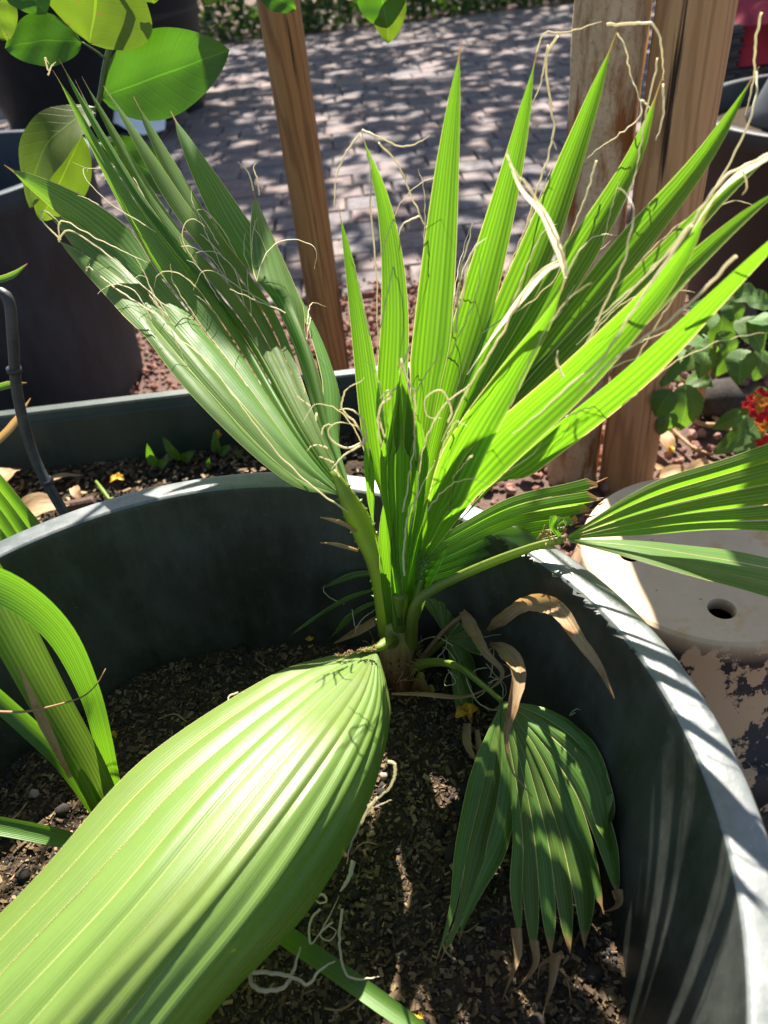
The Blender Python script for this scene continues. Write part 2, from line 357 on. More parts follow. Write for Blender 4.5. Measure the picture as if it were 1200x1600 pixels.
# ================================================================== SETTING
PAVE_Y = 2.88
mb = MB(); nx, ny = 60, 60
xs = np.concatenate([np.linspace(-60, -4, 8), np.linspace(-3.5, 4, 40), np.linspace(5, 60, 8)]); ys = np.concatenate([np.linspace(-20, -1, 6), np.linspace(-.5, PAVE_Y, 26), np.linspace(PAVE_Y+.4, 90, 14)])
v = [(x, y, (-.012+.012*mnoise.noise(Vector((x*3, y*3, 0)))) if -.4 < y < PAVE_Y-.1 else -.03) for y in ys for x in xs]
W_ = len(xs); mb.add(v, [(j*W_+i, j*W_+i+1, (j+1)*W_+i+1, (j+1)*W_+i) for j in range(len(ys)-1) for i in range(W_-1)])
ground = tag(mb.build('ground', M['ground']), kind='structure')
# patio: bedding sheet and tumbled bricks, each its own piece near by
mb = MB(); mb.add([(-9, PAVE_Y, -.012), (9, PAVE_Y, -.012), (9, 11.2, -.012), (-9, 11.2, -.012)], [(0, 1, 2, 3)])
patio = tag(mb.build('patio', M['joint'], smooth=False), kind='structure')
lens = [.29, .22, .165]; bm_ = []
for L in lens:
    for q in range(2):
        b = MB(); box(b, (0, 0, -.02), (L-.008, .202, .05), bev=.009)
        b.v = [(x+.004*random.uniform(-1, 1), y+.004*random.uniform(-1, 1), z) for x, y, z in b.v]
        me = b.build('brick', M['brick'], smooth=False); d = me.data; bpy.data.objects.remove(me); bm_.append(d)
slots = []; y = PAVE_Y+.08; row = 0
while y < 11.1:
    x = -2.6-.35*(y-3) + random.random()*.2
    while x < 2.9+.42*(y-3):
        k = random.choice((0, 0, 1, 1, 2)); L = lens[k]
        slots.append((x+L/2, y-.035*x*0, L, k)); x += L
    y += .209; row += 1
slots.sort(key=lambda s: (s[1], abs(s[0]-.2)))
inview = lambda s: (-1.0-.19*(s[1]-2.9) < s[0] < 1.35+.23*(s[1]-2.9)) and not (-.7 > s[0] and s[1] < 3.4)
near = [s for s in slots if inview(s)][:290]; nset = set(near); rest = MB(); first = True
for s in near:
    o = bpy.data.objects.new('brick', bm_[s[3]*2+random.randint(0, 1)]); link(o, patio)
    o.location = (s[0], s[1], random.uniform(-.004, .004)); o.rotation_euler = (random.uniform(-.012, .012), random.uniform(-.012, .012), random.choice((0, math.pi))+random.uniform(-.012, .012))
for s in slots:
    if s in nset: continue
    box(rest, (s[0], s[1], -.02+random.uniform(-.004, .004)), (s[2]-.008, .202, .05), bev=.009, rot=rotz(random.uniform(-.012, .012)))
tag(rest.build('brick_paving', M['brick'], patio, smooth=False), kind='stuff')
# lava gravel
mb = MB()
for i in range(9000):
    x = random.uniform(-1.3, 2.6); y = random.uniform(.9, PAVE_Y+.05)
    if y > PAVE_Y-.05 and random.random() < .5: continue
    if x*x < .0: continue
    r = random.choice((.007, .009, .012, .012, .016))
    rock(mb, (x, y, r*.3), r, .8)
for i in range(140):
    rock(mb, (random.uniform(-1.2, 2), PAVE_Y+abs(random.gauss(0, .25)), .01), random.uniform(.005, .009), .8)
tag(mb.build('gravel', M['gravel'], smooth=False), 'reddish lava gravel around the stakes between tubs and brick patio', 'gravel', kind='stuff')

# hedge strip behind the patio
def leafcloud(mb, pts, size, flat=0):
    for c in pts:
        R = randrot(); s = size*random.uniform(.6, 1.3)
        q = np.array([(-.1, 0, 0), (.35, .3, .06), (1, 0, 0), (.35, -.3, .06)])*s
        mb.add(q @ R.T+c, [(0, 1, 2, 3)], [(.5, 0), (1, .4), (.5, 1), (0, .4)])
hedge = empty('hedge', (1.5, 11.7, 0), label='dark green hedge of ground shrubs along the far edge of the brick patio', cat='hedge')
mb = MB(); pts = []
for i in range(7000):
    x = random.uniform(-6, 8); h = .45+.35*mnoise.noise(Vector((x*.9, 0, 0))); pts.append((x, 11.25+abs(random.gauss(0, .35)), random.random()*max(.2, h)))
leafcloud(mb, pts, .11); tag(mb.build('foliage', M['canopy'], hedge), kind='stuff')
mb = MB()
for i in range(40):
    x = -6+i*.36; tube(mb, [(x, 11.7, -.02), (x+random.uniform(-.1, .1), 11.6, .25), (x+random.uniform(-.2, .2), 11.6, .5)], [.02, .008], 5, 5)
mb.build('stems', M['bark'], hedge)

# shade tree beyond the hedge whose crown hangs over the patio
shade = empty('shade_tree', (-5.5, 13.5, 0), label='broad shade tree behind the hedge overhanging the patio', cat='tree')
mb = MB(); tube(mb, [(-5.5, 13.5, -.1), (-5.3, 13.4, 1.5), (-4.6, 13.2, 3.4), (-3.5, 12.9, 5)], [.28, .2, .16, .1], 14, 10)
trk = mb.build('trunk', M['bark'], shade)
mb = MB()
for i in range(16):
    x = random.uniform(-6, 9); y = random.uniform(8.5, 18); tube(mb, [(-3.5, 12.9, 5), ((x-3.5)/2, (y+12.9)/2, 5.9), (x, y, 5.8+random.random())], [.08, .05, .015], 10, 6)
mb.build('limb', M['bark'], shade)
mb = MB(); pts = []
while len(pts) < 15000:
    x = random.uniform(-4.5, 7.5); y = random.uniform(7, 19.5); z = 5.2+random.random()*1.4
    if y - z*math.cos(SUN_EL)/math.sin(SUN_EL) < 3.0+.4*mnoise.noise(Vector((x*.8, 3, 1))): continue
    g = mnoise.noise(Vector((x*1.3, y*1.3, z*.9)))+.6*mnoise.noise(Vector((x*3.1, y*3.1, z*2)))
    if g < -.2: continue
    pts.append((x, y, z))
leafcloud(mb, pts, .26); tag(mb.build('crown', M['canopy'], shade), kind='stuff')

# ================================================================== TUB
TC = (-.224, .348); RO, RI = .507, .470; ZR = .60; ZS = .335
tub = empty('planter_tub', (TC[0], TC[1], 0), label='large round black plastic tub with wide flat rim holding the fan palm', cat='planter')
mb = MB()
prof = [(.43, 0), (.436, .02), (.488, ZR-.05), (RO-.008, ZR-.045), (RO-.003, ZR-.038), (RO, ZR-.012), (RO-.001, ZR-.004), (RO-.003, ZR-.002)]
lathe(mb, prof, 160, TC, noise=.004)
mb.build('shell', M['tub'], tub)
mb = MB(); lathe(mb, [(RO-.003, ZR-.002), (RO-.005, ZR), (RO-.007, ZR+.0006), (RO-.012, ZR+.0008), (RI+.012, ZR+.0008), (RI+.006, ZR+.0006), (RI+.003, ZR), (RI+.001, ZR-.002)], 160, TC, noise=.004); mb.build('rim', M['rim'], tub)
mb = MB(); lathe(mb, [(RI+.001, ZR-.002), (RI, ZR-.005), (RI-.0005, ZR-.009), (RI-.003, ZR-.03)]+[(RI-.003+(.424-RI+.003)*t, ZR-.03+(ZS-ZR+.03)*t) for t in (.2, .4, .6, .8, 1)]+[(.40, .03), (0, .03)], 160, TC, noise=.004); mb.build('inner_wall', M['tub'], tub)
# ragged trimming flash along the inner lip on the right
mb = MB()
for i in range(30):
    a = math.radians(random.uniform(14, 47)); q = random.choice((.003, .004, .006, .009)) if random.random() < .5 else .003
    c = np.array([TC[0]+RI*math.cos(a), TC[1]+RI*math.sin(a), ZR-.001]); t = A3(-math.sin(a), math.cos(a), 0); n_ = A3(-math.cos(a), -math.sin(a), 0); l = q*random.uniform(.5, 1.4)
    mb.add([c-t*l-n_*.004, c+t*l-n_*.004, c+n_*q*.8+t*random.uniform(-.006, .006)+A3(0, 0, random.uniform(-.004, .004)), c-A3(0, 0, .004)], [(0, 1, 2), (0, 2, 3), (1, 3, 2)])
tag(mb.build('lip_burr', M['tub'], tub, smooth=False), kind='stuff')
# potting mix
def soil_z(x, y): return ZS-.012+.03*mnoise.noise(Vector((x*4, y*4, 1)))*.5+.012*mnoise.noise(Vector((x*14, y*14, 2)))+.02*math.exp(-((x+.02)**2+(y-.62)**2)/.02)
mb = MB(); rs = np.linspace(0, .432, 40); K = 110; v = [(TC[0], TC[1], soil_z(*TC))]
for r in rs[1:]:
    for k in range(K):
        a = 2*math.pi*k/K; x, y = TC[0]+r*math.cos(a), TC[1]+r*math.sin(a); v.append((x, y, soil_z(x, y)+random.uniform(-.0025, .0025)))
f = [(0, 1+k, 1+(k+1) % K) for k in range(K)]+[(1+j*K+k, 1+(j+1)*K+k, 1+(j+1)*K+(k+1) % K, 1+j*K+(k+1) % K) for j in range(len(rs)-2) for k in range(K)]
mb.add(v, f); soil = tag(mb.build('soil', M['soil']), kind='structure')
def rsoil():
    while True:
        x, y = random.uniform(-.66, .22), random.uniform(-.1, .8)
        if (x-TC[0])**2+(y-TC[1])**2 < .417**2: return x, y
mb = MB()
for i in range(24000):
    x, y = rsoil(); L = random.choice((.0012, .0016, .002, .0025, .003, .004, .0055))*random.uniform(.8, 1.4)
    R = rotz(random.random()*6.3) @ np.array([[1, 0, 0], [0, math.cos(t_), -math.sin(t_)], [0, math.sin(t_), math.cos(t_)]]) if (t_ := random.gauss(0, .45)) is not None else None
    q = random.gauss(0, .35); R = R @ np.array([[math.cos(q), 0, math.sin(q)], [0, 1, 0], [-math.sin(q), 0, math.cos(q)]])
    box(mb, (x, y, soil_z(x, y)+.001+random.random()*.002), (L*1.6, L*random.uniform(.4, .9), L*random.uniform(.15, .4)), rot=R)
tag(mb.build('bark_mulch', M['chip'], soil, smooth=False), kind='stuff')
mb = MB()
for i in range(6000):
    x, y = rsoil(); r = random.uniform(.0018, .005); rock(mb, (x, y, soil_z(x, y)+r*.2), r, .8)
tag(mb.build('soil_crumbs', M['lump'], soil, smooth=False), kind='stuff')
lm = []
for q in range(5):
    b = MB(); rock(b, (0, 0, 0), 1, .75); o = b.build('soil_lump', M['lump'], smooth=True); lm.append(o.data); bpy.data.objects.remove(o)
for i in range(110):
    x, y = rsoil(); r = random.uniform(.005, .012); o = bpy.data.objects.new('soil_lump', random.choice(lm)); link(o, soil); o.location = (x, y, soil_z(x, y)+r*.3); o.scale = (r, r, r); o.rotation_euler = (random.random()*6, random.random()*6, random.random()*6)
cm = []
for q in range(4):
    b = MB(); box(b, (0, 0, 0), (1, .35+.1*q, .16), bev=.05); b.v = [(x*(1+.2*random.uniform(-1, 1)), y*(1+.35*random.uniform(-1, 1)), z+.12*x*random.uniform(-1, 1)) for x, y, z in b.v]
    o = b.build('wood_chip', M['chip'], smooth=False); cm.append(o.data); bpy.data.objects.remove(o)
for i in range(120):
    x, y = rsoil(); r = random.uniform(.006, .014); o = bpy.data.objects.new('wood_chip', random.choice(cm)); link(o, soil); o.location = (x, y, soil_z(x, y)+.003); o.scale = (r, r*.8, r); o.rotation_euler = (random.gauss(0, .3), random.gauss(0, .3), random.random()*6)
for (px, py), r in zip([(455, 1440), (50, 1235), (600, 1215)], (.011, .008, .006)):
    b = MB(); q = G(px, py, ZS); rock(b, (q[0], q[1], soil_z(q[0], q[1])+r*.5), r, .8); b.build('stone', M['pebble'], soil)
mb = MB()
for i in range(70):                       # dry stems and threads lying about
    x, y = rsoil(); a = random.random()*6.3; L = random.uniform(.015, .05); z = soil_z(x, y)+.004
    tube(mb, [(x, y, z), (x+L*.5*math.cos(a), y+L*.5*math.sin(a), z+.004), (x+L*math.cos(a+.4), y+L*math.sin(a+.4), z)], random.uniform(.0006, .0014), 6, 4)
tag(mb.build('dry_stems', M['twig'], soil), kind='stuff')

# ================================================================== PALM
BX = G(622, 1075, .34)
palm = empty('fan_palm', BX, label='green fan palm with upright pleated fronds growing in the big black tub', cat='palm')
SUMW = dict(n=0)
def interp_keys(keys, ribs, n):
    ss = [k[0] for k in keys]; cs = [csp(k[1], n) for k in keys]; out = []
    for s in ribs:
        if len(cs) == 3 and True:         # quadratic through three keys
            a, b, c = ss; L = ((s-b)*(s-c)/((a-b)*(a-c)), (s-a)*(s-c)/((b-a)*(b-c)), (s-a)*(s-b)/((c-a)*(c-b)))
            out.append(sum(l*c_ for l, c_ in zip(L, cs)))
        else:
            j = max(0, min(len(ss)-2, int(np.searchsorted(ss, s))-1)); t = (s-ss[j])/(ss[j+1]-ss[j]); out.append(cs[j]*(1-t)+cs[j+1]*t)
    return out
def fan(frond, ribs, tj, W, fold, mat, face, p=1.6, name='leaf_segment', outer=.8, n=30, lens=None, wob=.0, turn=0, jit=1.0):
    """palmate blade: ribs from the hastula; halves fold back from each rib, joined up to tj and free beyond"""
    n = len(ribs[0])-1; N = len(ribs); ts = np.linspace(0, 1, n+1); face = nrm(np.array(face, float)); objs = []
    ribs = [np.array(r) for r in ribs]
    for i, r in enumerate(ribs):               # leaves are never ruler straight
        Lr = np.linalg.norm(r[-1]-r[0]); ph = random.random()*50
        for k in range(n+1): r[k] += np.array([mnoise.noise(Vector((ph+c_*7.1, k/n*2.6, i*.35))) for c_ in range(3)])*Lr*.022*jit*(k/n)**1.2
    if not hasattr(W, '__len__'): W = [W]*N
    if not hasattr(tj, '__len__'): tj = [tj]*N
    for i, R in enumerate(ribs):
        L = ribs[i-1] if i > 0 else None; Q = ribs[i+1] if i < N-1 else None
        T = tangents(R)
        lat = ((Q if Q is not None else R)-(L if L is not None else R)); lat = lat-T*np.sum(lat*T, 1, keepdims=True)
        lat[:3] = lat[3]; lat = nrm(lat)
        if np.mean(np.sum(np.cross(lat, T)*face, 1)) < 0: sgn = -1
        else: sgn = 1
        Nn = np.cross(lat, T)*sgn
        if face is not None: pass
        if turn:                                   # free part of each segment swings its face round
            ft = nrm(np.cross(T, face)); ft *= np.sign(np.sum(ft*lat, 1, keepdims=True)+1e-9); k_ = (turn*np.clip(ts/max(.05, tj[i]), 0, 1))[:, None]; lat = nrm(lat*(1-k_)+ft*k_); Nn = np.cross(lat, T)*sgn
        gL = (L-R)/2 if L is not None else -(Q-R)/2*outer
        gR = (Q-R)/2 if Q is not None else -(L-R)/2*outer
        v = []; uv = []; cols = (-1, -.93, -.5, 0, .5, .93, 1)
        j0 = tj[i]; wi = W[i]; ph = random.random()*6
        for k, t in enumerate(ts):
            if t < j0: tap = 1
            else: tap = max(0.0, 1-((t-j0)/(1-j0))**p)
            if t > .93: tap = max(tap, .05)*max(.35, (1-t)/.07) if tap < .2 else tap
            dl, dr = np.linalg.norm(gL[k]), np.linalg.norm(gR[k])
            wl = min(dl, wi); wr = min(dr, wi)
            s = min(1, max(0, (t-j0+.04)/.08)); s = s*s*(3-2*s)
            wb = 1+wob*math.sin(9*t+ph)
            el = gL[k]/max(dl, 1e-6)*wl*(1-s)+(-lat[k])*min(wi, wl)*tap*wb*s
            er = gR[k]/max(dr, 1e-6)*wr*(1-s)+(lat[k])*min(wi, wr)*tap*wb*s
            hw = (np.linalg.norm(el)+np.linalg.norm(er))/2
            for c in cols:
                e = -c*el if c < 0 else c*er
                v.append(R[k]+e-Nn[k]*(fold[i] if isinstance(fold, list) else fold)*hw*abs(c)); uv.append((c/2+.5, t))
        m = len(cols)
        f = [(k*m+q, k*m+q+1, (k+1)*m+q+1, (k+1)*m+q) for k in range(n) for q in range(m-1)]
        b = MB(); b.add(v, f, uv); o = b.build(name, mat[i] if isinstance(mat, list) else mat, frond); objs.append((o, R, lat, Nn, v, m))
    return objs
def filament(frond, pts, r=.0012, n=None, mat='fil', flat=.6):
    pts = np.array(pts, float); n = n or max(14, 10*len(pts)); c_ = csp(pts, n); ph = random.random()*90; Ls = np.linalg.norm(c_[-1]-c_[0])
    c_ = c_+np.array([[mnoise.noise(Vector((ph+q*3.7, k*.3, 0))) for q in range(3)] for k in range(n+1)])*min(.0016, .01*Ls+.0004)
    b = MB(); tube(b, c_, [r*1.1, r, r*.9, r*.75, r*.3], sides=5, flat=flat, up=(0, -1, .5), cap=False, spline=False); return b.build('filament', M[mat], frond)
def fil_px(frond, lst, r=.0012): return filament(frond, [P(*q) for q in lst], r)
def curl(frond, start, d, L, k, r=.0009, steps=26):
    """a thread that leaves the margin and winds up into curls"""
    p = np.array(start, float); d = nrm(np.array(d, float)); ax = nrm(rng.normal(size=3)); pts = [p.copy()]; st = L/steps
    for i in range(steps):
        a = k*st*(i/steps)**1.3*(1+.5*math.sin(i*.7)); ax = nrm(ax+.12*rng.normal(size=3))
        d = nrm(d*math.cos(a)+np.cross(ax, d)*math.sin(a)+A3(0, 0, -.03)); p = p+d*st; pts.append(p.copy())
    return filament(frond, pts, r, 40)
def frond_part(pts, r, label=None, flat=.6, mat='petiole', name='frond', up=(0, -1, .3), spines=0):
    b = MB(); tube(b, pts, r, 26, 10, flat, up=up)
    if spines:
        c = csp(pts, 60); T = tangents(c); rr = np.interp(np.linspace(0, 1, 61), np.linspace(0, 1, len(r)), r); S = nrm(np.cross(T, np.array(up, float)))
        for i in range(6, 58, max(1, 52//spines)):
            for sg in (-1, 1):
                if random.random() < .35: continue
                e = c[i]+S[i]*sg*rr[i]*.96; l = random.uniform(.0012, .0042); b.add([e-T[i]*.003, e+T[i]*.003, e+S[i]*sg*l+T[i]*.003*random.uniform(-.5, 1.5), e+np.cross(S[i], T[i])*.002], [(0, 1, 2), (0, 2, 3), (1, 3, 2)], [(.5, .5)]*4)
    o = b.build(name, M[mat], palm)
    if label: o['label'] = label
    return o

# base sheath / trunk
mb = MB(); tube(mb, [BX+A3(0, 0, -.03), BX+A3(.004, .004, .03), G(622, 1015, .42), G(624, 965, .475)], [.031, .029, .026, .022], 18, 14, 1)
for i in range(60):
    a = random.random()*6.28; z = random.uniform(0, .1); q = BX+A3(.03*math.cos(a), .03*math.sin(a), z); tube(mb, [q, q+A3(.006*math.cos(a), .006*math.sin(a), .012), q+A3(.013*math.cos(a), .013*math.sin(a), .02+random.uniform(-.02, .012))], [.0016, .0004], 4, 4, .5)
mb.build('trunk', M['sheath'], palm)
mb = MB()
for i in range(90):                      # loose fibre matted round the base
    a = random.random()*6.28; r0 = random.uniform(.026, .034); q = BX+A3(r0*math.cos(a), r0*math.sin(a), random.uniform(-.015, .085)); d = A3(math.cos(a+1.5)*random.choice((-1, 1)), math.sin(a+1.5)*random.choice((-1, 1)), random.uniform(-.8, 1.2))*random.uniform(.008, .026)
    tube(mb, [q, q+d*.5+A3(.004*math.cos(a), .004*math.sin(a), 0), q+d+A3(.006*math.cos(a), .006*math.sin(a), -.003)], [.0011, .0008, .0003], 5, 4)
tag(mb.build('base_fibre', M['dry'], palm), kind='stuff')
CR = G(624, 985, .455)
# old leaf bases
for dx, dz, col in ((.022, 0, 'dry'), (-.02, .01, 'dry'), (.03, -.03, 'dry'), (-.012, -.03, 'dry')):
    b = MB(); ribbon(b, [BX+A3(dx*.8, -.014, -.02+dz), BX+A3(dx*1.2, -.022, .02+dz), BX+A3(dx*1.5, -.02, .055+dz)], [.02, .017, .004], 12, (dx*8, -1, .3), cols=7, cup=.5, jag=.4); b.build('leaf_base', M['sheath'], palm)

# ---- frond 1: upright back-lit fan in the middle
H1 = P(636, 905, .655)
fr1 = frond_part([CR, P(632, 950, .655), H1], [.015, .012, .009], 'tall upright fan frond, bright and translucent against the sun', spines=0)
R1 = [  # (mid), (upper), tip  -- from the left margin round to the front margin
 ([(590, 730, .685), (562, 520, .73), (528, 322, .78)], .017), ([(607, 720, .695), (617, 480, .745), (603, 330, .78), (566, 203, .80)], .021),
 ([(655, 700, .70), (683, 430, .76), (703, 220, .80), (720, 62, .825)], .0255), ([(680, 700, .70), (742, 480, .76), (800, 260, .80), (840, 78, .83)], .026),
 ([(705, 690, .70), (810, 470, .755), (893, 250, .80), (966, 48, .83)], .029), ([(725, 690, .695), (880, 440, .74), (985, 260, .77), (1037, 120, .78)], .029),
 ([(750, 690, .685), (930, 460, .715), (1085, 270, .73), (1182, 110, .74)], .031), ([(765, 695, .67), (1000, 450, .675), (1130, 310, .67), (1235, 215, .66)], .027),
 ([(780, 705, .65), (1020, 480, .63), (1160, 350, .61), (1260, 270, .59)], .027),
 ([(785, 745, .615), (1000, 560, .57), (1150, 425, .54), (1270, 320, .51)], .036), ([(745, 730, .605), (910, 570, .575), (1040, 430, .56), (1120, 300, .555)], .031),
 ([(705, 735, .60), (790, 590, .58), (850, 500, .57), (884, 432, .565)], .028)]
ribs = [csp([H1+A3((i-5.5)*.0012, 0, 0)]+[P(*q) for q in r[0]], 34) for i, r in enumerate(R1)]
segs = fan(fr1, ribs, [.36, .42, .44, .42, .40, .38, .36, .35, .35, .36, .36, .34], [r[1]*.84 for r in R1], -.55, M['palm'], (-.1, -.85, .5), p=1.9, outer=.7, turn=.45, jit=.3)
RB = [[(740, 640, .70), (840, 470, .745), (905, 345, .77)], [(770, 640, .69), (900, 480, .72), (985, 372, .735)], [(790, 650, .67), (940, 500, .68), (1050, 395, .68)], [(690, 640, .705), (765, 440, .765), (815, 250, .80)], [(640, 640, .705), (652, 480, .75), (655, 330, .79)]]
fan(fr1, [csp([H1+A3((i-1)*.002, .006, 0)]+[P(a, b_, c+.02) for a, b_, c in r], 30) for i, r in enumerate(RB[:3])], .3, .019, -.5, M['palm'], (-.1, -.85, .5), p=1.9, turn=.5, jit=.5)
for q in ([(838, 82, .83), (850, 52, .83), (885, 50, .83), (940, 33, .83)], [(872, 55, .83), (853, 95, .83), (861, 165, .82), (864, 215, .81), (838, 300, .80), (812, 385, .79), (805, 425, .78)],
          [(862, 215, .81), (870, 235, .8)], [(856, 70, .83), (845, 130, .82), (832, 160, .81)], [(566, 203, .8), (590, 213, .79), (625, 228, .79), (650, 224, .79), (671, 212, .78)],
          [(563, 208, .8), (540, 240, .79), (525, 280, .78), (522, 322, .78)], [(592, 222, .8), (625, 262, .79), (640, 300, .78), (655, 332, .78), (668, 368, .77), (668, 420, .76), (662, 455, .75), (643, 495, .745)],
          [(655, 338, .78), (630, 350, .77), (622, 372, .77)], [(579, 245, .79), (580, 330, .76), (588, 430, .75), (590, 560, .73)], [(966, 52, .83), (978, 75, .82), (985, 115, .82), (1001, 160, .8), (998, 185, .8), (960, 215, .79), (925, 240, .79), (912, 254, .79)],
          [(1001, 155, .8), (1015, 170, .79), (1008, 185, .79)], [(932, 250, .79), (918, 300, .78), (900, 345, .77), (890, 370, .77)], [(948, 38, .8), (990, 37, .8), (1020, 38, .79), (1033, 70, .78), (1037, 125, .78)],
          [(1028, 90, .78), (1012, 165, .77), (1000, 230, .76), (990, 280, .75), (960, 350, .74)], [(1036, 130, .78), (1036, 180, .77), (1025, 220, .76)], [(1182, 112, .74), (1175, 180, .7), (1120, 290, .69), (1060, 380, .67), (960, 480, .65), (900, 540, .63)],
          [(1190, 20, .73), (1180, 70, .73), (1178, 120, .73), (1165, 180, .72)], [(1230, 232, .6), (1185, 250, .6), (1130, 280, .59), (1080, 350, .58), (1010, 430, .58), (930, 500, .58)],
          [(1160, 265, .6), (1167, 290, .6), (1160, 305, .6)], [(884, 432, .565), (878, 395, .57), (858, 345, .575), (830, 300, .58), (800, 262, .585), (792, 235, .59)],
          [(1080, 350, .56), (1000, 470, .55), (940, 560, .55), (880, 610, .55), (850, 640, .55), (800, 680, .555)], [(880, 590, .55), (870, 565, .55), (872, 548, .55)],
          [(1150, 400, .52), (1060, 490, .53), (960, 560, .54), (900, 615, .545)], [(880, 400, .6), (830, 440, .6), (790, 510, .6), (760, 560, .6), (720, 630, .6), (690, 690, .61)],
          [(735, 600, .6), (690, 640, .6), (662, 700, .61), (650, 780, .61), (640, 830, .61)], [(700, 660, .605), (705, 640, .6), (690, 610, .6), (665, 622, .6), (668, 650, .6), (690, 654, .6)],
          [(720, 480, .72), (735, 400, .73), (760, 370, .74)], [(712, 520, .71), (720, 420, .73), (730, 385, .74), (738, 350, .75)], [(798, 480, .73), (830, 400, .74), (850, 360, .75), (870, 350, .75)],
          [(870, 470, .7), (900, 400, .72), (930, 370, .73), (965, 367, .73)], [(640, 540, .7), (625, 590, .69), (622, 640, .68)]):
    fil_px(fr1, q, random.uniform(.0008, .0013))
for pts, w_ in (([(884, 435, .565), (872, 390, .57), (850, 335, .575), (815, 295, .58), (792, 240, .585)], .0035), ([(884, 410, .6), (845, 430, .6), (780, 510, .6), (730, 585, .6)], .004), ([(1240, 225, .62), (1150, 275, .62), (1100, 330, .61), (1060, 400, .6)], .0035)):
    b = MB(); ribbon(b, [P(*q) for q in pts], [.001, w_, w_*.7, .0012], 20, (0, -1, .3), twist=1.4, cup=.3); b.build('withered_tip', M['fil'], fr1)
for i, (o, R, lat, Nn, v, m) in enumerate(segs):
    for q in range(3):
        k = random.randint(10, 26); e = np.array(v[k*m+random.choice((0, m-1))]); d = tangents(R)[k]
        curl(fr1, e, d+rng.normal(size=3)*.25, random.uniform(.05, .16), random.uniform(8, 30), random.uniform(.0005, .0009))

# ---- frond 2: young folded spear in the centre, with its own dark pleats
fr2 = frond_part([CR+A3(0, -.01, 0), P(625, 930, .63)], [.011, .009], 'narrow folded spear frond at the heart of the palm', mat='petiole')
H2s = P(625, 945, .63)
ribs = [csp([H2s+A3((s-2.5)*.001, 0, 0), P(602+s*11, 760, .645), P(608+s*9, 660, .65), P(614+s*5+(-6 if s == 0 else 0), (610, 590, 555, 560, 600, 650)[s], .655)], 26) for s in range(6)]
fan(fr2, ribs, .72, .009, -.8, M['palm'], (0, -1, .2), p=1.4)
ribs = [csp([P(606, 925, .64), P(587, 830, .655), P(575+s*7, 760, .66), P(568+s*9, 690+s*10, .66)], 22) for s in range(2)]
fan(fr2, ribs, .8, .009, -.5, M['palm'], (0, -1, .2), p=1.6)
for pts, w_ in (([(612, 975, .64), (604, 890, .66), (600, 820, .67), (604, 770, .675)], [.007, .009, .007, .001]), ([(634, 975, .635), (645, 900, .645), (652, 830, .655), (668, 780, .66)], [.007, .010, .008, .001]), ([(624, 980, .628), (618, 900, .635), (615, 840, .64), (618, 790, .645)], [.006, .007, .005, .001]), ([(640, 985, .63), (660, 920, .64), (682, 880, .645), (700, 850, .65)], [.006, .008, .007, .001])):
    b = MB(); ribbon(b, [P(*q) for q in pts], w_, 24, (0, -1, .2), random.uniform(-.3, .3), cols=7, cup=.7); b.build('young_blade', M['palm'], fr2)
for q in ([(572, 690, .66), (555, 660, .66), (535, 640, .655), (540, 610, .65), (562, 597, .65), (568, 590, .65)], [(572, 688, .66), (545, 700, .655), (520, 690, .65), (513, 672, .65), (530, 660, .65), (560, 668, .655), (570, 690, .66)],
          [(574, 686, .66), (566, 655, .66), (548, 640, .66), (530, 640, .66)], [(572, 692, .66), (540, 710, .655), (525, 725, .65), (518, 733, .65)], [(575, 700, .66), (582, 720, .66), (583, 725, .66)],
          [(627, 560, .65), (636, 590, .645), (648, 620, .64), (648, 680, .64), (650, 720, .64)], [(600, 720, .655), (590, 660, .655), (600, 625, .655), (622, 600, .655), (625, 560, .655)], [(630, 800, .62), (640, 740, .625), (650, 680, .63)],
          [(606, 700, .65), (592, 650, .65), (598, 630, .65), (612, 620, .65), (605, 610, .65), (594, 622, .65)], [(632, 900, .61), (631, 850, .61), (640, 800, .61), (655, 770, .61), (680, 720, .61)]):
    fil_px(fr2, q, .0012)

# ---- frond 3: left fan, upper side to the light
H2 = P(540, 772, .70)
fr3 = frond_part([CR+A3(-.012, -.006, .0), P(596, 900, .67), P(568, 830, .69), H2, P(520, 735, .715)], [.016, .015, .0135, .015, .004], 'left fan frond on a toothed yellow green stalk, leaning back', spines=14, flat=.45)
R3 = [([(450, 745, .70), (320, 620, .78), (200, 480, 0.936), (93, 372, 1.099)], .022, 0), ([(450, 725, .72), (320, 580, .82), (190, 430, 1.004), (66, 336, 1.139)], .026, 0),
      ([(455, 700, .74), (330, 540, 0.881), (160, 370, 1.071), (13, 258, 1.207)], .026, 0), ([(462, 690, .755), (350, 520, 0.922), (205, 330, 1.044), (75, 108, 1.153)], .017, 0),
      ([(468, 680, .765), (362, 510, 0.936), (215, 310, 1.044), (100, 106, 1.153)], .015, 1), ([(473, 675, .77), (375, 505, 0.936), (230, 320, 1.044), (114, 113, 1.153)], .015, 1),
      ([(480, 670, .775), (388, 500, 0.949), (255, 330, 1.058), (128, 120, 1.153)], .02, 0), ([(487, 668, .78), (405, 495, 0.956), (290, 330, 1.071), (154, 125, 1.166)], .023, 0),
      ([(495, 668, .78), (420, 490, 0.963), (320, 350, 1.071), (216, 149, 1.180)], .024, 0), ([(503, 668, .78), (435, 490, 0.949), (350, 350, 1.071), (268, 179, 1.194)], .025, 0),
      ([(513, 672, .77), (478, 530, 0.881), (433, 400, 1.031), (396, 296, 1.153)], .034, 0), ([(530, 690, .78), (525, 600, 0.881), (490, 500, 1.004), (440, 400, 1.112)], .022, 0)]
R3m = [M['palm_pale'] if not r[2] else M['palm'] for r in R3]
ribs = [csp([H2+A3((i-6)*.0015, 0, 0)]+[P(*q) for q in r[0]], 34) for i, r in enumerate(R3)]
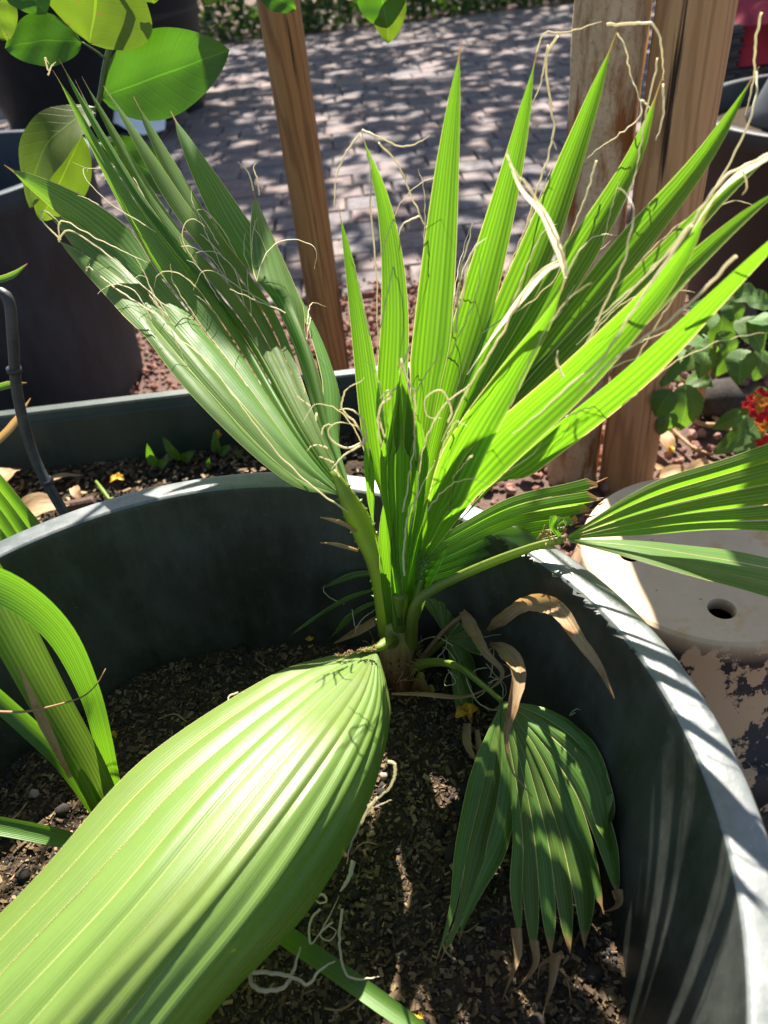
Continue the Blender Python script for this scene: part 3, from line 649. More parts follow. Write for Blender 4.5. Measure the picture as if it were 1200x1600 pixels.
segs = fan(fr3, ribs, [.6, .62, .62, .6, .58, .56, .58, .6, .6, .6, .58, .4], [r[1]*1.25 for r in R3], [.3, .3, .3, .45, 1.3, 1.3, .5, .35, .35, .35, .3, .3], R3m, (.25, -.5, .8), p=1.9, outer=.6)
for i, (o, R, lat, Nn, v, m) in enumerate(segs):
    for q in range(3 if 1 < i < 11 else 1):
        k = random.randint(14, 24); e = np.array(v[k*m+random.choice((0, m-1))]); d = tangents(R)[k]
        curl(fr3, e+Nn[k]*.001, d+Nn[k]*.5+rng.normal(size=3)*.2, random.uniform(.06, .16), random.uniform(35, 75), random.uniform(.0006, .0009))
for q in ([(545, 800, .69), (500, 770, .69), (440, 715, .72), (380, 640, .76), (320, 560, .82), (270, 525, .86), (245, 500, .88)], [(240, 490, .9), (180, 450, .94), (140, 418, 1.0), (135, 425, 1.0), (140, 412, 1.0)],
          [(95, 375, 1.02), (70, 350, 1.03), (62, 335, 1.04), (72, 330, 1.04), (95, 350, 1.03)], [(396, 298, 1.06), (388, 270, 1.07), (372, 253, 1.08)], [(405, 305, 1.05), (402, 280, 1.06), (396, 262, 1.06), (400, 255, 1.06)],
          [(75, 110, 1.06), (70, 90, 1.06), (77, 100, 1.06)], [(75, 118, 1.06), (80, 104, 1.06), (87, 97, 1.06)], [(92, 375, 1.0), (110, 360, 1.0), (170, 400, .97), (250, 470, .9), (300, 500, .86)], [(93, 378, 1.02), (96, 345, 1.02), (150, 372, .98), (230, 410, .94)]):
    fil_px(fr3, q, .0011)
for q in range(7):      # frayed yellow fibres on the hastula
    curl(fr3, P(530-q*9, 745-q*22, .70+q*.008), A3(random.uniform(-1, .3), -.3, 1), .03, 120, .0011)

fan(fr3, [csp([P(440, 440+s_*6, 1.0), P(405, 385+s_*9, 1.1), P(350, 350+s_*13, 1.13), P(288, 345+s_*17, 1.14)], 20) for s_ in range(3)], .6, .012, .8, M['palm'], (0, -.7, .7), p=1.8)
# ---- frond 4: big pleated blade reaching to the camera, lower left
H3 = G(588, 1012, .505)
fr4 = frond_part([CR+A3(-.01, -.012, -.02), G(612, 1000, .47), G(603, 1002, .50), H3, G(560, 1016, .52)], [.010, .0085, .008, .009, .003], 'broad pale frond with closed pleats arching toward the viewer', flat=.6)
kL = [H3, G(510, 1030, .515), G(430, 1062, .53), G(240, 1188, .55), G(60, 1372, .545), G(-170, 1600, .51), G(-380, 1800, .45)]
kC = [H3, G(565, 1080, .53), G(500, 1180, .56), G(350, 1380, .575), G(200, 1560, .565), G(40, 1760, .535), G(-120, 1950, .48)]
kR = [H3, G(606, 1075, .49), G(609, 1135, .485), G(574, 1258, .475), G(482, 1414, .455), G(335, 1580, .43), G(190, 1770, .39)]
ribs = interp_keys([(0, kL), (.5, kC), (1, kR)], np.linspace(0, 1, 13), 40)
segs = fan(fr4, ribs, [.80]*13, .05, [.13, .15, .2, .26, .2, .24, .3, .22, .26, .34, .4, .5, .5], M['palm_front'], (0, -.3, 1), p=2, outer=1.0)
for q in ([(606, 1190, .385), (618, 1195, .38), (612, 1225, .38), (590, 1248, .38), (575, 1258, .38), (580, 1262, .38), (600, 1255, .38), (612, 1250, .38)], [(590, 1245, .38), (570, 1275, .375), (548, 1320, .37), (542, 1350, .36)]):
    filament(fr4, [A3(*P(a, b_, c)) for a, b_, c in q], .0015)
for lst, r in (([(552, 1345, .43), (546, 1370, .425), (532, 1393, .42)], .0027), ([(495, 1400, .42), (505, 1398, .42), (510, 1408, .42), (498, 1411, .42), (491, 1402, .42)], .0018), ([(388, 1518, .43), (420, 1520, .43), (460, 1528, .43), (482, 1538, .43), (500, 1515, .43), (524, 1502, .43)], .0026),
               ([(390, 1520, .42), (395, 1540, .42), (420, 1548, .42), (450, 1535, .42), (470, 1480, .41)], .0024), ([(535, 1420, .40), (530, 1470, .395), (540, 1520, .39), (562, 1530, .39), (592, 1526, .385)], .0015),
               ([(500, 1420, .41), (485, 1440, .4), (486, 1475, .4), (510, 1440, .4), (530, 1400, .4)], .0014), ([(520, 1440, .4), (500, 1460, .4), (515, 1470, .4), (525, 1455, .4), (510, 1445, .4)], .0012),
               ([(372, 1082, .52), (358, 1088, .52), (360, 1096, .52), (378, 1082, .53), (384, 1088, .53)], .0011)):
    filament(fr4, [G(a, b_, c) for a, b_, c in lst], r)
for i in range(40):     # torn brown fibres where the pleats meet the stalk
    s = random.random(); q = G(530+55*s, 1026-12*s, .522); tube(mbf := MB(), [q, q+A3(random.uniform(-.006, .006), random.uniform(-.006, .004), random.uniform(.002, .007))], .0006, 3, 3); 
    if i == 0: fib = MB()
    fib.add(mbf.v, mbf.f)
fib.build('hastula_fibre', M['dry'], fr4)

# ---- frond 5: right, pleated block with torn end
fr5 = frond_part([CR+A3(.008, -.004, 0), P(650, 945, .635), P(660, 905, .64)], [.011, .009, .004], 'snapped right frond, pleats torn off short with a brown edge', flat=.6)
H5 = P(648, 915, .64); N6 = 6
ribs = []
for i in range(N6):
    s = i/(N6-1); a = np.array([P(655, 872+40*s, .64), P(700, 843+62*s, .65), P(800, 793+78*s, .66), P(892+(40, 44, 30, 10, -8, -22)[i], 757+(0, 26, 42, 58, 72, 84)[i], .665-.012*s)]); ribs.append(csp(np.vstack([[H5], a]), 26))
fan(fr5, ribs, .99, .02, 1.1, M['palm'], (0, -.6, .8), p=6, outer=.8)
b = MB()
for r in ribs:
    for q in range(4): e = r[-1]+rng.normal(size=3)*.004; tube(b, [e-A3(.006, 0, 0), e+A3(.003, 0, .001)+rng.normal(size=3)*.003], [.0016, .0004], 3, 4)
b.build('torn_edge', M['dry'], fr5)
# ---- frond 6: right, long stalk bending over the rim, fan running out of frame
fr6 = frond_part([CR+A3(.012, -.012, -.03), P(648, 950, .615), P(675, 922, .62), P(750, 886, .62), P(830, 856, .615), P(880, 843, .61)], [.009, .008, .0072, .0065, .006, .005], 'right frond on an arching stalk, its fan lying over the tan pot', flat=.6)
H6 = P(878, 843, .61)
ups = [[(1000, 775, .60), (1120, 735, .59), (1300, 690, .575)], [(1000, 795, .595), (1120, 765, .585), (1310, 725, .57)], [(1000, 810, .59), (1120, 790, .58), (1320, 765, .565)], [(1000, 822, .585), (1120, 810, .575), (1320, 800, .56)], [(1000, 832, .58), (1120, 825, .57), (1320, 825, .555)]]
ribs = [csp([H6]+[P(*q) for q in r], 26) for r in ups]
fan(fr6, ribs, .75, .022, .75, M['palm'], (0, -.6, .8), p=2, outer=.7)
dn = [[(1000, 846, .59), (1120, 862, .575), (1320, 895, .55)], [(1000, 857, .575), (1120, 880, .55), (1320, 920, .52)], [(1000, 869, .56), (1120, 900, .525), (1320, 950, .485)]]
ribs = [csp([H6]+[P(*q) for q in r], 26) for r in dn]
fan(fr6, ribs, .75, .018, .2, M['palm_pale'], (0, -.5, .9), p=2, outer=.7)
b = MB()
for q in range(16): e = P(random.uniform(845, 895), random.uniform(828, 850), .607); tube(b, [e, e+rng.normal(size=3)*.008], [.0012, .0003], 3, 4)
b.build('torn_fibre', M['dry'], fr6)
ribs = [csp([H6, P(862+s*6, 826-s*2, .615), P(868+s*14, 805+s*6, .62)], 12) for s in range(3)]
fan(fr6, ribs, .9, .008, .8, M['palm'], (0, -.6, .8), p=2)

# ---- frond 7: old drooping fan, lower right
fr7 = frond_part([BX+A3(.012, -.01, .045), G(665, 1036, .42), G(712, 1040, .455), G(760, 1075, .47), G(784, 1096, .465)], [.0095, .0085, .0075, .007, .005], 'old drooping frond hanging to the soil with brown tips', flat=.6)
H7 = G(784, 1096, .465)
lf = [[G(748, 1200, .43), G(722, 1310, .385), G(706, 1410, .36), G(676, 1512, .345)], [G(770, 1210, .43), G(742, 1320, .385), G(718, 1420, .36), G(690, 1505, .345)], [G(796, 1210, .425), G(782, 1310, .385), G(735, 1420, .36), G(716, 1475, .345)]]
segs = fan(fr7, [csp([H7]+r, 28) for r in lf], [.6, .6, .6], .026, .45, M['palm_old'], (0, -.6, .8), p=1.5, outer=.9)
rt = [[(795, 1190, .43), (806, 1300, .39), (805, 1400, .37), (808, 1475, .345)], [(805, 1185, .435), (825, 1300, .395), (830, 1400, .37), (834, 1490, .345)], [(815, 1180, .44), (842, 1300, .40), (856, 1410, .37), (864, 1500, .345)], [(822, 1175, .445), (858, 1290, .405), (880, 1400, .375), (892, 1495, .35)],
      [(830, 1170, .45), (872, 1270, .415), (905, 1380, .38), (916, 1482, .35)], [(838, 1160, .455), (888, 1250, .425), (925, 1340, .39), (944, 1425, .36)], [(846, 1150, .46), (905, 1220, .435), (942, 1310, .40), (966, 1410, .36)], [(852, 1130, .465), (915, 1190, .45), (945, 1270, .42), (958, 1350, .38)], [(850, 1112, .47), (905, 1150, .46), (938, 1220, .44), (950, 1300, .41)]]
segs7 = fan(fr7, [csp([H7+A3((i-4)*.0008, 0, 0)]+[G(*q) for q in r], 30) for i, r in enumerate(rt)], [.62, .68, .7, .7, .62, .5, .48, .5, .5], .0165, .35, M['palm_old'], (0, -.4, .9), p=2.6, outer=.8, wob=.04)
for pts, w_ in (([(806, 1450, .352), (808, 1490, .342), (796, 1530, .338), (785, 1562, .335)], .006), ([(834, 1470, .35), (836, 1505, .342), (812, 1540, .337), (800, 1548, .336)], .005), ([(868, 1490, .35), (862, 1530, .34), (852, 1570, .336), (848, 1590, .334)], .006), ([(964, 1390, .37), (966, 1410, .36), (955, 1420, .35), (940, 1425, .345)], .006), ([(880, 1490, .35), (846, 1505, .345), (840, 1530, .34)], .004)):
    b = MB(); ribbon(b, [G(*q) for q in pts], [w_, w_*.8, w_*.5, .0008], 14, (0, -.6, .8), twist=1.0, cup=.5); b.build('dry_tip', M['dry'], fr7)
# ---- frond 8: small shaded fan behind
fr8 = frond_part([BX+A3(.016, .004, .03), G(676, 1015, .40), G(698, 1000, .425)], [.007, .006, .004], 'small dark fan frond low in the shade behind', mat='petiole')
H8 = G(698, 998, .425)
tp = [(655, 930, .46), (665, 905, .47), (690, 905, .475), (715, 900, .475), (742, 905, .47), (790, 960, .45), (800, 990, .43), (770, 1025, .41), (745, 1060, .39), (738, 1130, .365), (715, 1120, .365)]
fan(fr8, [csp([H8, (H8+G(*q))/2+A3(0, 0, .012), G(*q)], 18) for q in tp], .55, .013, .4, M['palm_shade'], (0, -.7, .7), p=2, outer=.5)
for q in range(16): s = G(random.uniform(670, 770), random.uniform(950, 1070), .43); curl(fr8, s, rng.normal(size=3), random.uniform(.04, .09), random.uniform(80, 160), .00075)
# ---- frond 9: thin dark segments to the left, brown tipped
fr9 = frond_part([CR+A3(-.012, .004, -.03), G(600, 930, .45), G(590, 915, .46)], [.006, .005, .003], 'low thin frond behind the stalk with withered tips')
for H_, m_, t_ in (((600, 900, .475), (560, 900, .47), (497, 922, .45)), ((600, 918, .46), (540, 940, .45), (452, 992, .40)), ((604, 935, .45), (555, 960, .43), (512, 1002, .37))):
    c1 = csp([G(*H_), G(*m_), G(*t_)], 22); fan(fr9, [c1, c1+A3(.003, .002, .011)*np.linspace(0, 1, 23)[:, None]*2*(1-np.linspace(0, 1, 23)[:, None])], .5, .011, .4, M['palm_shade'], (0, -.5, .8), p=1.6, outer=1)
for q in ([(500, 808, .7), (530, 815, .69), (558, 830, .685)], [(500, 848, .69), (525, 850, .69), (560, 860, .68)]):
    b = MB(); ribbon(b, [P(*k) for k in q], [.0006, .003, .002], 12, cup=.8); b.build('dry_leaf_strip', M['dry'], fr9)
for q in range(6): curl(fr9, G(random.uniform(500, 570), random.uniform(880, 1010), .44), rng.normal(size=3), .05, 110, .0007)
# ---- withered brown strips
dry = frond_part([BX+A3(.015, 0, .02), G(690, 990, .43), G(722, 962, .46)], [.005, .004, .003], 'withered brown frond, strips curled and bleached', mat='dry')
for pts, w_ in (([(722, 955, .47), (740, 985, .475), (760, 1020, .475), (783, 1045, .47), (782, 1062, .46), (766, 1076, .45)], [.004, .009, .007, .005, .003, .001]),
                ([(762, 985, .46), (790, 962, .52), (825, 942, .56), (868, 950, .585), (905, 1000, .585), (935, 1040, .57), (960, 1092, .54)], [.002, .009, .008, .011, .008, .005, .0006]),
                ([(765, 1005, .46), (790, 1018, .49), (808, 1050, .50), (800, 1100, .49), (790, 1150, .47), (798, 1200, .45), (815, 1225, .44), (832, 1245, .435)], [.002, .007, .0105, .0095, .007, .003, .0012, .0006]),
                ([(612, 1084, .40), (660, 1084, .41), (720, 1088, .42), (755, 1078, .43), (768, 1066, .44)], [.0015, .003, .004, .003, .001]), ([(730, 1130, .37), (730, 1160, .36), (742, 1184, .35), (752, 1186, .345)], [.005, .006, .004, .001]), ([(745, 1140, .37), (748, 1170, .36), (742, 1190, .35)], [.003, .004, .001]),
                ([(735, 935, .47), (745, 910, .48), (762, 890, .485)], [.004, .01, .002]), ([(600, 962, .45), (560, 985, .42), (522, 1005, .38)], [.006, .006, .001])):
    b = MB(); ribbon(b, [G(*q) for q in pts], w_, 30, (0, -.8, .6), twist=random.uniform(-.9, .9), cup=random.uniform(.3, .7), jag=.12); b.build('dry_leaf_strip', M['dry'], dry)
for q in ([(838, 965, .48), (850, 988, .47), (862, 980, .47), (880, 985, .47), (888, 998, .47)], [(700, 1046, .43), (712, 1066, .43), (695, 1070, .43), (702, 1050, .43), (716, 1060, .43)], [(905, 1110, .45), (890, 1118, .45), (900, 1108, .46), (912, 1112, .46)]): filament(dry, [G(*k) for k in q], .0008)

# ---- separate pleated leaf at the left edge
lp = empty('palm_leaf', P(-40, 850, .98), label='green pleated palm leaf poking in at the left edge above the tub rim', cat='leaf')
b = MB(); ribs = [csp([P(-110-s*5, 640+s*30, 1.05), P(-50-s*6, 700+s*24, 1.03), P(10-s*12, 770+s*14, 1.0), P(66-s*18, 838+s*10, .965)], 20) for s in range(6)]
fan(lp, ribs, .99, .02, .5, M['palm'], (0, -.6, .6), p=3, name='leaf_segment')

# ================================================================== STRAP LEAVED PLANT (left, in the tub)
sb = G(168, 1262, ZS)
sp = empty('strap_leaf_plant', sb, label='thick stemmed strap leaved plant at left in the black tub', cat='plant')
for pts, w_, nrmv, cup, tw in (
    ([G(170, 1268, .325), P(140, 1200, .53), P(75, 1085, .56), P(0, 945, .59), P(-70, 830, .62)], [.017, .020, .022, .023, .022], (.45, -1, .3), .7, 0),
    ([G(178, 1232, .33), P(160, 1150, .545), P(140, 1080, .56), P(95, 990, .57), P(20, 925, .57), P(-80, 890, .56)], [.010, .0105, .0115, .0145, .017, .019], (.3, -.7, .8), .25, .3),
    ([G(160, 1275, .325), P(110, 1200, .53), P(50, 1140, .55), P(-40, 1060, .58)], [.010, .012, .012, .012], (.3, -1, .4), .4, 0),
    ([G(165, 1340, .345), G(110, 1314, .385), G(40, 1298, .41), G(-60, 1280, .43)], [.008, .010, .010, .010], (0, -.5, .9), .3, 0),
    ([G(250, 1330, .345), G(340, 1385, .38), G(440, 1457, .385), G(540, 1527, .385), G(650, 1606, .38), G(720, 1660, .37)], [.008, .011, .0105, .0095, .009, .006], (0, -.4, 1), .35, .2)):
    b = MB(); ribbon(b, pts, w_, 34, nrmv, tw, cols=9, cup=cup); b.build('leaf_blade', M['stalk'] if w_[1] == .020 else M['strap'], sp)
b = MB(); ribbon(b, [P(110, 1215, .50), P(60, 1110, .53), P(30, 1040, .545)], [.002, .006, .0008], 14, (.3, -1, .3), cup=.6); b.build('dry_sheath', M['dry'], sp)
for q in ([(-10, 1112, .53), (40, 1112, .525), (95, 1100, .53), (130, 1088, .55), (152, 1068, .56), (165, 1045, .57)],):
    b = MB(); tube(b, [P(*k) for k in q], [.0018, .0012, .0006], 20, 5); b.build('dry_strand', M['dry'], sp)

# ================================================================== TROUGH
tr = empty('planter_trough', (-.75, 1.25, 0), label='long dark green trough planter behind the round tub', cat='planter')
X0, X1, Y0, Y1, ZT = -1.75, .12, .98, 1.49, .40
b = MB(); 
def rim(i, z): return [(X0+i, Y0+i, z), (X1-i, Y0+i, z), (X1-i, Y1-i, z), (X0+i, Y1-i, z)]
rings = [rim(.05, 0), rim(.02, ZT-.03), rim(.0, ZT-.03), rim(0, ZT-.003), rim(.004, ZT), rim(.026, ZT), rim(.03, ZT-.004), rim(.034, ZT-.02), rim(.04, ZT-.022), rim(.06, .04)]
v = [q for r in rings for q in r]; f = [(4*j+k, 4*j+(k+1) % 4, 4*j+4+(k+1) % 4, 4*j+4+k) for j in range(len(rings)-1) for k in range(4)]+[(39, 38, 37, 36)]
b.add(v, f); b.build('shell', M['trough'], tr, smooth=False)
b = MB(); nx_, ny_ = 90, 26
v = [(X0+.045+(X1-X0-.09)*i/nx_, Y0+.045+(Y1-Y0-.09)*j/ny_, .25+.012*mnoise.noise(Vector((i*.3, j*.3, 0)))+random.uniform(-.004, .004)+.02*max(0, (j/ny_-.7))) for j in range(ny_+1) for i in range(nx_+1)]
b.add(v, [(j*(nx_+1)+i, j*(nx_+1)+i+1, (j+1)*(nx_+1)+i+1, (j+1)*(nx_+1)+i) for j in range(ny_) for i in range(nx_)])
tsoil = tag(b.build('trough_soil', M['soil']), kind='structure')
b = MB()
for i in range(2600):
    x, y = random.uniform(X0+.06, X1-.06), random.uniform(Y0+.06, Y1-.06); r = random.choice((.003, .004, .006, .008)); rock(b, (x, y, .256+random.random()*.006), r, .8)
tag(b.build('soil_crumbs', M['lump'], tsoil, smooth=False), kind='stuff')
b = MB()
for i in range(1500):
    x, y = random.uniform(X0+.06, X1-.06), random.uniform(Y0+.06, Y1-.06)
    if random.random() < .5: y = Y1-.05-abs(random.gauss(0, .05))
    L = random.uniform(.005, .012); box(b, (x, y, .262), (L*1.6, L*.6, L*.3), rot=rotz(random.random()*6))
tag(b.build('bark_mulch', M['chip'], tsoil, smooth=False), kind='stuff')
ml = M['lantana']
def simple_leaf(mb, base, tip, w, N0, fold=.25, bend=.12, n=10, prof=None, cols=5):
    base = np.array(base, float); tip = np.array(tip, float); T = tip-base; L = np.linalg.norm(T); T = T/L; N0 = np.array(N0, float); S = nrm(np.cross(T, N0)); U = np.cross(S, T)
    v = []; uv = []
    for i in range(n+1):
        t = i/n; ww = w*(prof(t) if prof else (math.sin(math.pi*t**.85)**.8)*(1-.12*t)); c = base+T*L*t+U*bend*L*math.sin(math.pi*t)*1.0-U*bend*.6*L*t*t
        for k in range(cols):
            x = 2*k/(cols-1)-1; v.append(c+S*ww*x+U*ww*fold*abs(x)+U*.0015*math.sin(17*t+3*x)); uv.append((k/(cols-1), t))
    mb.add(v, [(i*cols+k, i*cols+k+1, (i+1)*cols+k+1, (i+1)*cols+k) for i in range(n) for k in range(cols-1)], uv)
for (px, py, h, lab) in ((245, 735, .07, 'small seedling with a bright curved leaf near the trough middle'), (283, 725, .075, 'single upright green blade seedling in the trough'), (340, 715, .07, 'seedling beside a yellow petal at the right of the trough'), (325, 738, .03, 'tiny thin sprout in front in the trough'), (378, 722, .03, 'tiny dark sprout at the right end of the trough')):
    q = G(px, py-6, .262); s = empty('seedling', q, label=lab, cat='seedling', group='seedlings sprouting in the trough')
    for k in range(2 if h > .05 else 1):
        b = MB(); a = random.uniform(0, 6.28); d = A3(math.cos(a)*.35, math.sin(a)*.2, 1) if k == 0 else A3(random.choice((-1, 1))*.8, -.3, .6)
        simple_leaf(b, q, q+nrm(d)*h*(1 if k == 0 else .7), h*.16, (0, -1, .4)); b.build('leaf', M['strap'], s)
def dead_leaf(px, py, z, L, w, lab, cat='leaf', a=0., name='dead_leaf', mat='dry', group=None):
    q = G(px, py, z); b = MB(); d = A3(math.cos(a), math.sin(a), .12)*L/2; simple_leaf(b, q-d, q+d, w, (0, -.25, 1), fold=.35, bend=.18); return tag(b.build(name, M[mat], loc=q), lab, cat, group)
dead_leaf(10, 752, .30, .10, .03, 'tan dead leaf standing at the far left of the trough', a=1.2)
dead_leaf(65, 800, .30, .11, .035, 'curled brown dead leaf lying by the tube where it meets the tub', a=.3)
dead_leaf(95, 752, .27, .10, .008, 'narrow yellowish dead leaf strip beside the irrigation tube', a=.3)
dead_leaf(120, 770, .27, .06, .012, 'small brown dead leaf crumpled in the trough', a=2)
def petals(px, py, z, r, lab, n=4, on=None, name='fallen_petal'):
    q = G(px, py, z) if on is None else np.array(on); b = MB()
    for k in range(n):
        a = random.random()*6.28; t = q+A3(math.cos(a)*r, math.sin(a)*r*.7, random.uniform(0, r*.6)); simple_leaf(b, q+A3(0, 0, .002), t, r*.4, (0, -.3, 1), fold=.5, bend=.3, n=6)
    return tag(b.build(name, M['yellow'], loc=q), lab, 'petal')
petals(184, 750, .27, .022, 'yellow fallen flower on the trough soil left of the seedlings', 5)
petals(345, 680, .31, .016, 'yellow petal caught on the seedling at the back of the trough', 3)
petals(484, 1003, ZS+.006, .012, 'yellow petal on the soil at the back wall of the tub', 3)
petals(183, 1148, ZS+.006, .009, 'small yellow petal on soil beside the strap leaved plant', 2)
petals(728, 1113, .385, .017, 'crumpled yellow flower lodged beneath the small shaded frond', 6)
petals(590, 846, .47, .011, 'yellow petal stuck behind the stalk of the left frond', 2, on=P(588, 846, .70))
petals(652, 1588, ZS+.02, .007, 'yellow petal at the bottom edge below the crossing strap leaf', 2)
petals(364, 1540, ZS+.03, .007, 'yellow petal under the edge of the broad front frond', 2)
petals(1046, 708, .03, .022, 'yellow petal on the gravel behind the tan pot', 3)
# pale buds and the red clay shard in the trough
b = MB(); tube(b, [G(150, 752, .275), G(172, 782, .275)], [.003, .005, .003], 8, 6); tube(b, [G(172, 780, .272), G(195, 785, .272)], [.004, .0055, .003], 8, 6)
tag(b.build('plant_stub', M['petiole'], loc=G(160, 770, .275)), 'pale green cut stub lying on the trough soil', 'stem')
b = MB(); box(b, G(125, 787, .285), (.06, .02, .02), rot=rotz(.15), bev=.004); tag(b.build('clay_shard', M['orange'] if 0 else M['ground'], loc=G(125, 787, .285), smooth=False), 'reddish clay shard half hidden behind the tub rim', 'shard')
# irrigation tube
it = empty('irrigation_tube', P(100, 800, .97), label='black irrigation tube bending down into the trough at left', cat='hose')
b = MB(); tube(b, [P(-30, 470, 1.12), P(0, 457, 1.11), P(15, 475, 1.10), P(20, 530, 1.09), P(28, 620, 1.08), P(52, 710, 1.06), P(82, 770, 1.03), P(112, 820, 1.0)], .0085, 60, 12); b.build('pipe', M['tube'], it)
for (px, py, Y) in ((22, 578, 1.085), (73, 752, 1.04)):
    b = MB(); d = nrm(P(px+3, py+10, Y)-P(px, py, Y)); tube(b, [P(px, py, Y)-d*.004, P(px, py, Y)+d*.004], .0115, 4, 14, spline=False); b.build('collar', M['tube'], it)
for q, w_, lab in (([(-10, 695, 1.15), (20, 665, 1.15), (48, 622, 1.15)], .007, 'orange brown dry blade leaning behind the irrigation tube'), ([(-10, 608, 1.15), (15, 601, 1.15), (42, 598, 1.15)], .006, 'half green drying blade tip behind the irrigation tube'), ([(-10, 440, 1.15), (20, 430, 1.15), (43, 412, 1.15)], .005, 'thin green drying blade tip at upper left edge')):
    b = MB(); ribbon(b, [P(*k) for k in q], [w_, w_, .0006], 12, (0, -1, .6), cup=.5); tag(b.build('fallen_leaf', M['dry'] if 'orange' in lab else M['palm_shade'], loc=P(*q[0])), lab, 'leaf')

# ================================================================== BACK LEFT POTS
def pot(name, c, rt, rb, h, mat, lab, wall=.03, soilz=None):
    e = empty(name, (c[0], c[1], 0), label=lab, cat='pot'); b = MB(); lathe(b, [(0, 0), (rb, 0), (rb+.006, .012), (rt-.012, h-.06), (rt, h-.055), (rt, h-.004), (rt-.004, h), (rt-wall, h), (rt-wall-.004, h-.006), (rt-wall-.02, h*.7), (rb-wall, .04), (0, .04)], 80, c, noise=.004); b.build('body', M[mat], e)
    if soilz: 
        b = MB(); K_ = 40; r_ = rt-wall-.012; b.add([(c[0], c[1], soilz)]+[(c[0]+r_*math.cos(6.283*k/K_), c[1]+r_*math.sin(6.283*k/K_), soilz) for k in range(K_)], [(0, 1+k, 1+(k+1) % K_) for k in range(K_)]); b.build('soil_fill', M['soil'], e)
    return e
pot('dark_pot', (-1.235, 2.36), .50, .44, .72, 'pot', 'big dark grey pot with mottled side behind the trough at left', soilz=.42)
pot('black_pot', (-1.92, 7.2), .97, .80, 1.0, 'pot_black', 'tall black planter at the far left of the brick patio', soilz=.9)
b = MB(); K_ = 26; q0 = G(190, 180, .05)
v = []; 
for j in range(9):
    for i in range(K_): 
        t = i/(K_-1); c = np.array(csp([G(105, 135, .12), G(150, 168, .05), G(210, 190, .06), G(280, 198, .05)], K_-1)[i]); s = (j/8-.5); wd = .22*(.75+.35*math.sin(t*9)); n1 = mnoise.noise(Vector((t*6, s*4, 1)))
        v.append(c+A3(.35*s*wd*2, 1.0*s*wd*2, .16*(.25-s*s)*3+.10*n1+.03))
b.add(v, [(j*K_+i, j*K_+i+1, (j+1)*K_+i+1, (j+1)*K_+i) for j in range(8) for i in range(K_-1)])
tag(b.build('plastic_sack', M['white_plastic'], loc=q0), 'crumpled white plastic sack on the patio beside the dark pots', 'sack')
b = MB(); tube(b, [G(350, 30, 0), G(345, 12, .05), G(338, -10, .1)], [.02, .012], 8, 6); tag(b.build('thin_stem', M['bark'], loc=G(350, 30, 0)), 'thin dark sapling stem on the far patio beside the black planter', 'stem')

# ================================================================== STAKES AND TRUNK
def pole(name, x, y, r, lab, mat, cat, h=2.6, nz=70, seg=28, wav=.02, lean=(0, 0), square=0):
    b = MB(); v = []; uv = []
    for j in range(nz+1):
        z = -.05+(h+.05)*j/nz
        for k in range(seg):
            a = 6.28318*k/seg; rr = r*(1+wav*mnoise.noise(Vector((math.cos(a)*2.2+x*9, math.sin(a)*2.2, z*2.4)))+wav*.5*mnoise.noise(Vector((math.cos(a)*9, math.sin(a)*9+x, z*14))))
            if square: rr *= 1+square*(abs(math.cos(2*a))**2-.5)
            v.append((x+rr*math.cos(a)+lean[0]*z, y+rr*math.sin(a)+lean[1]*z, z)); uv.append((k/seg, j/nz))
    f = [(j*seg+k, j*seg+(k+1) % seg, (j+1)*seg+(k+1) % seg, (j+1)*seg+k) for j in range(nz) for k in range(seg)]+[tuple(range(seg))[::-1], tuple(nz*seg+k for k in range(seg))]
    b.add(v, f, uv)
    return b.build(name, M[mat], loc=(x, y, 0))
tag(pole('tree_stake', -.10, 2.02, .048, '', 'stake', '', h=2.0), 'brown round wooden stake standing alone left of the palm, cracked lengthwise', 'stake', 'wooden stakes by the palm')
tag(pole('tree_stake', .628, 1.47, .066, '', 'stake2', '', wav=.03), 'reddish round wooden stake right beside the pale bark trunk', 'stake', 'wooden stakes by the palm')
ct = empty('young_tree', (.50, 1.53, 0), label='slim tree trunk with pale brown stained bark left of the reddish stake', cat='tree')
o = pole('trunk', .505, 1.53, .064, '', 'bark', '', wav=.09, nz=120, seg=36); mw = o.location.copy(); o.parent = ct; o.location = mw-ct.location
mb = MB(); pts = []
ends = []
for k in range(7):
    a = k*.9+.3; e = A3(.85+math.cos(a)*.5, 1.6+math.sin(a)*.4, 3.3+random.random()*.5); ends.append(e); tube(mb, [A3(.505, 1.53, 2.5), A3(.5+math.cos(a)*.3, 1.6+math.sin(a)*.25, 2.85), e], [.03, .018, .006], 10, 7)
mb.build('branch', M['bark'], ct)
mb = MB()
for k in range(900):
    e = random.choice(ends); pts.append(e+rng.normal(size=3)*A3(.22, .2, .2))
leafcloud(mb, pts, .1); tag(mb.build('crown', M['citrus'], ct), kind='stuff')

# ================================================================== TAN POT (upside down)
PZ = .335; pc = A3(.522, .854)
tp_ = empty('upturned_pot', (pc[0], pc[1], 0), label='tan upside down clay pot with drain holes and flaking black paint', cat='pot')
PR = .204
holes = [(G(1128, 951, PZ)[:2], .021), (G(985, 866, PZ)[:2], .018)]
bm = bmesh.new(); 
def ringv(r, z, n=96): return [bm.verts.new((pc[0]+r*math.cos(2*math.pi*k/n), pc[1]+r*math.sin(2*math.pi*k/n), z)) for k in range(n)]
prof = [(PR-.008, PZ), (PR-.002, PZ-.004), (PR, PZ-.012), (PR+.003, PZ-.04), (PR+.055, .12), (PR+.075, .115), (PR+.08, .0)]
rg = [ringv(r, z) for r, z in prof]
for a, c in zip(rg, rg[1:]):
    for k in range(96): bm.faces.new((a[k], a[(k+1) % 96], c[(k+1) % 96], c[k]))
edges = [bm.edges.get((rg[0][k], rg[0][(k+1) % 96])) for k in range(96)]
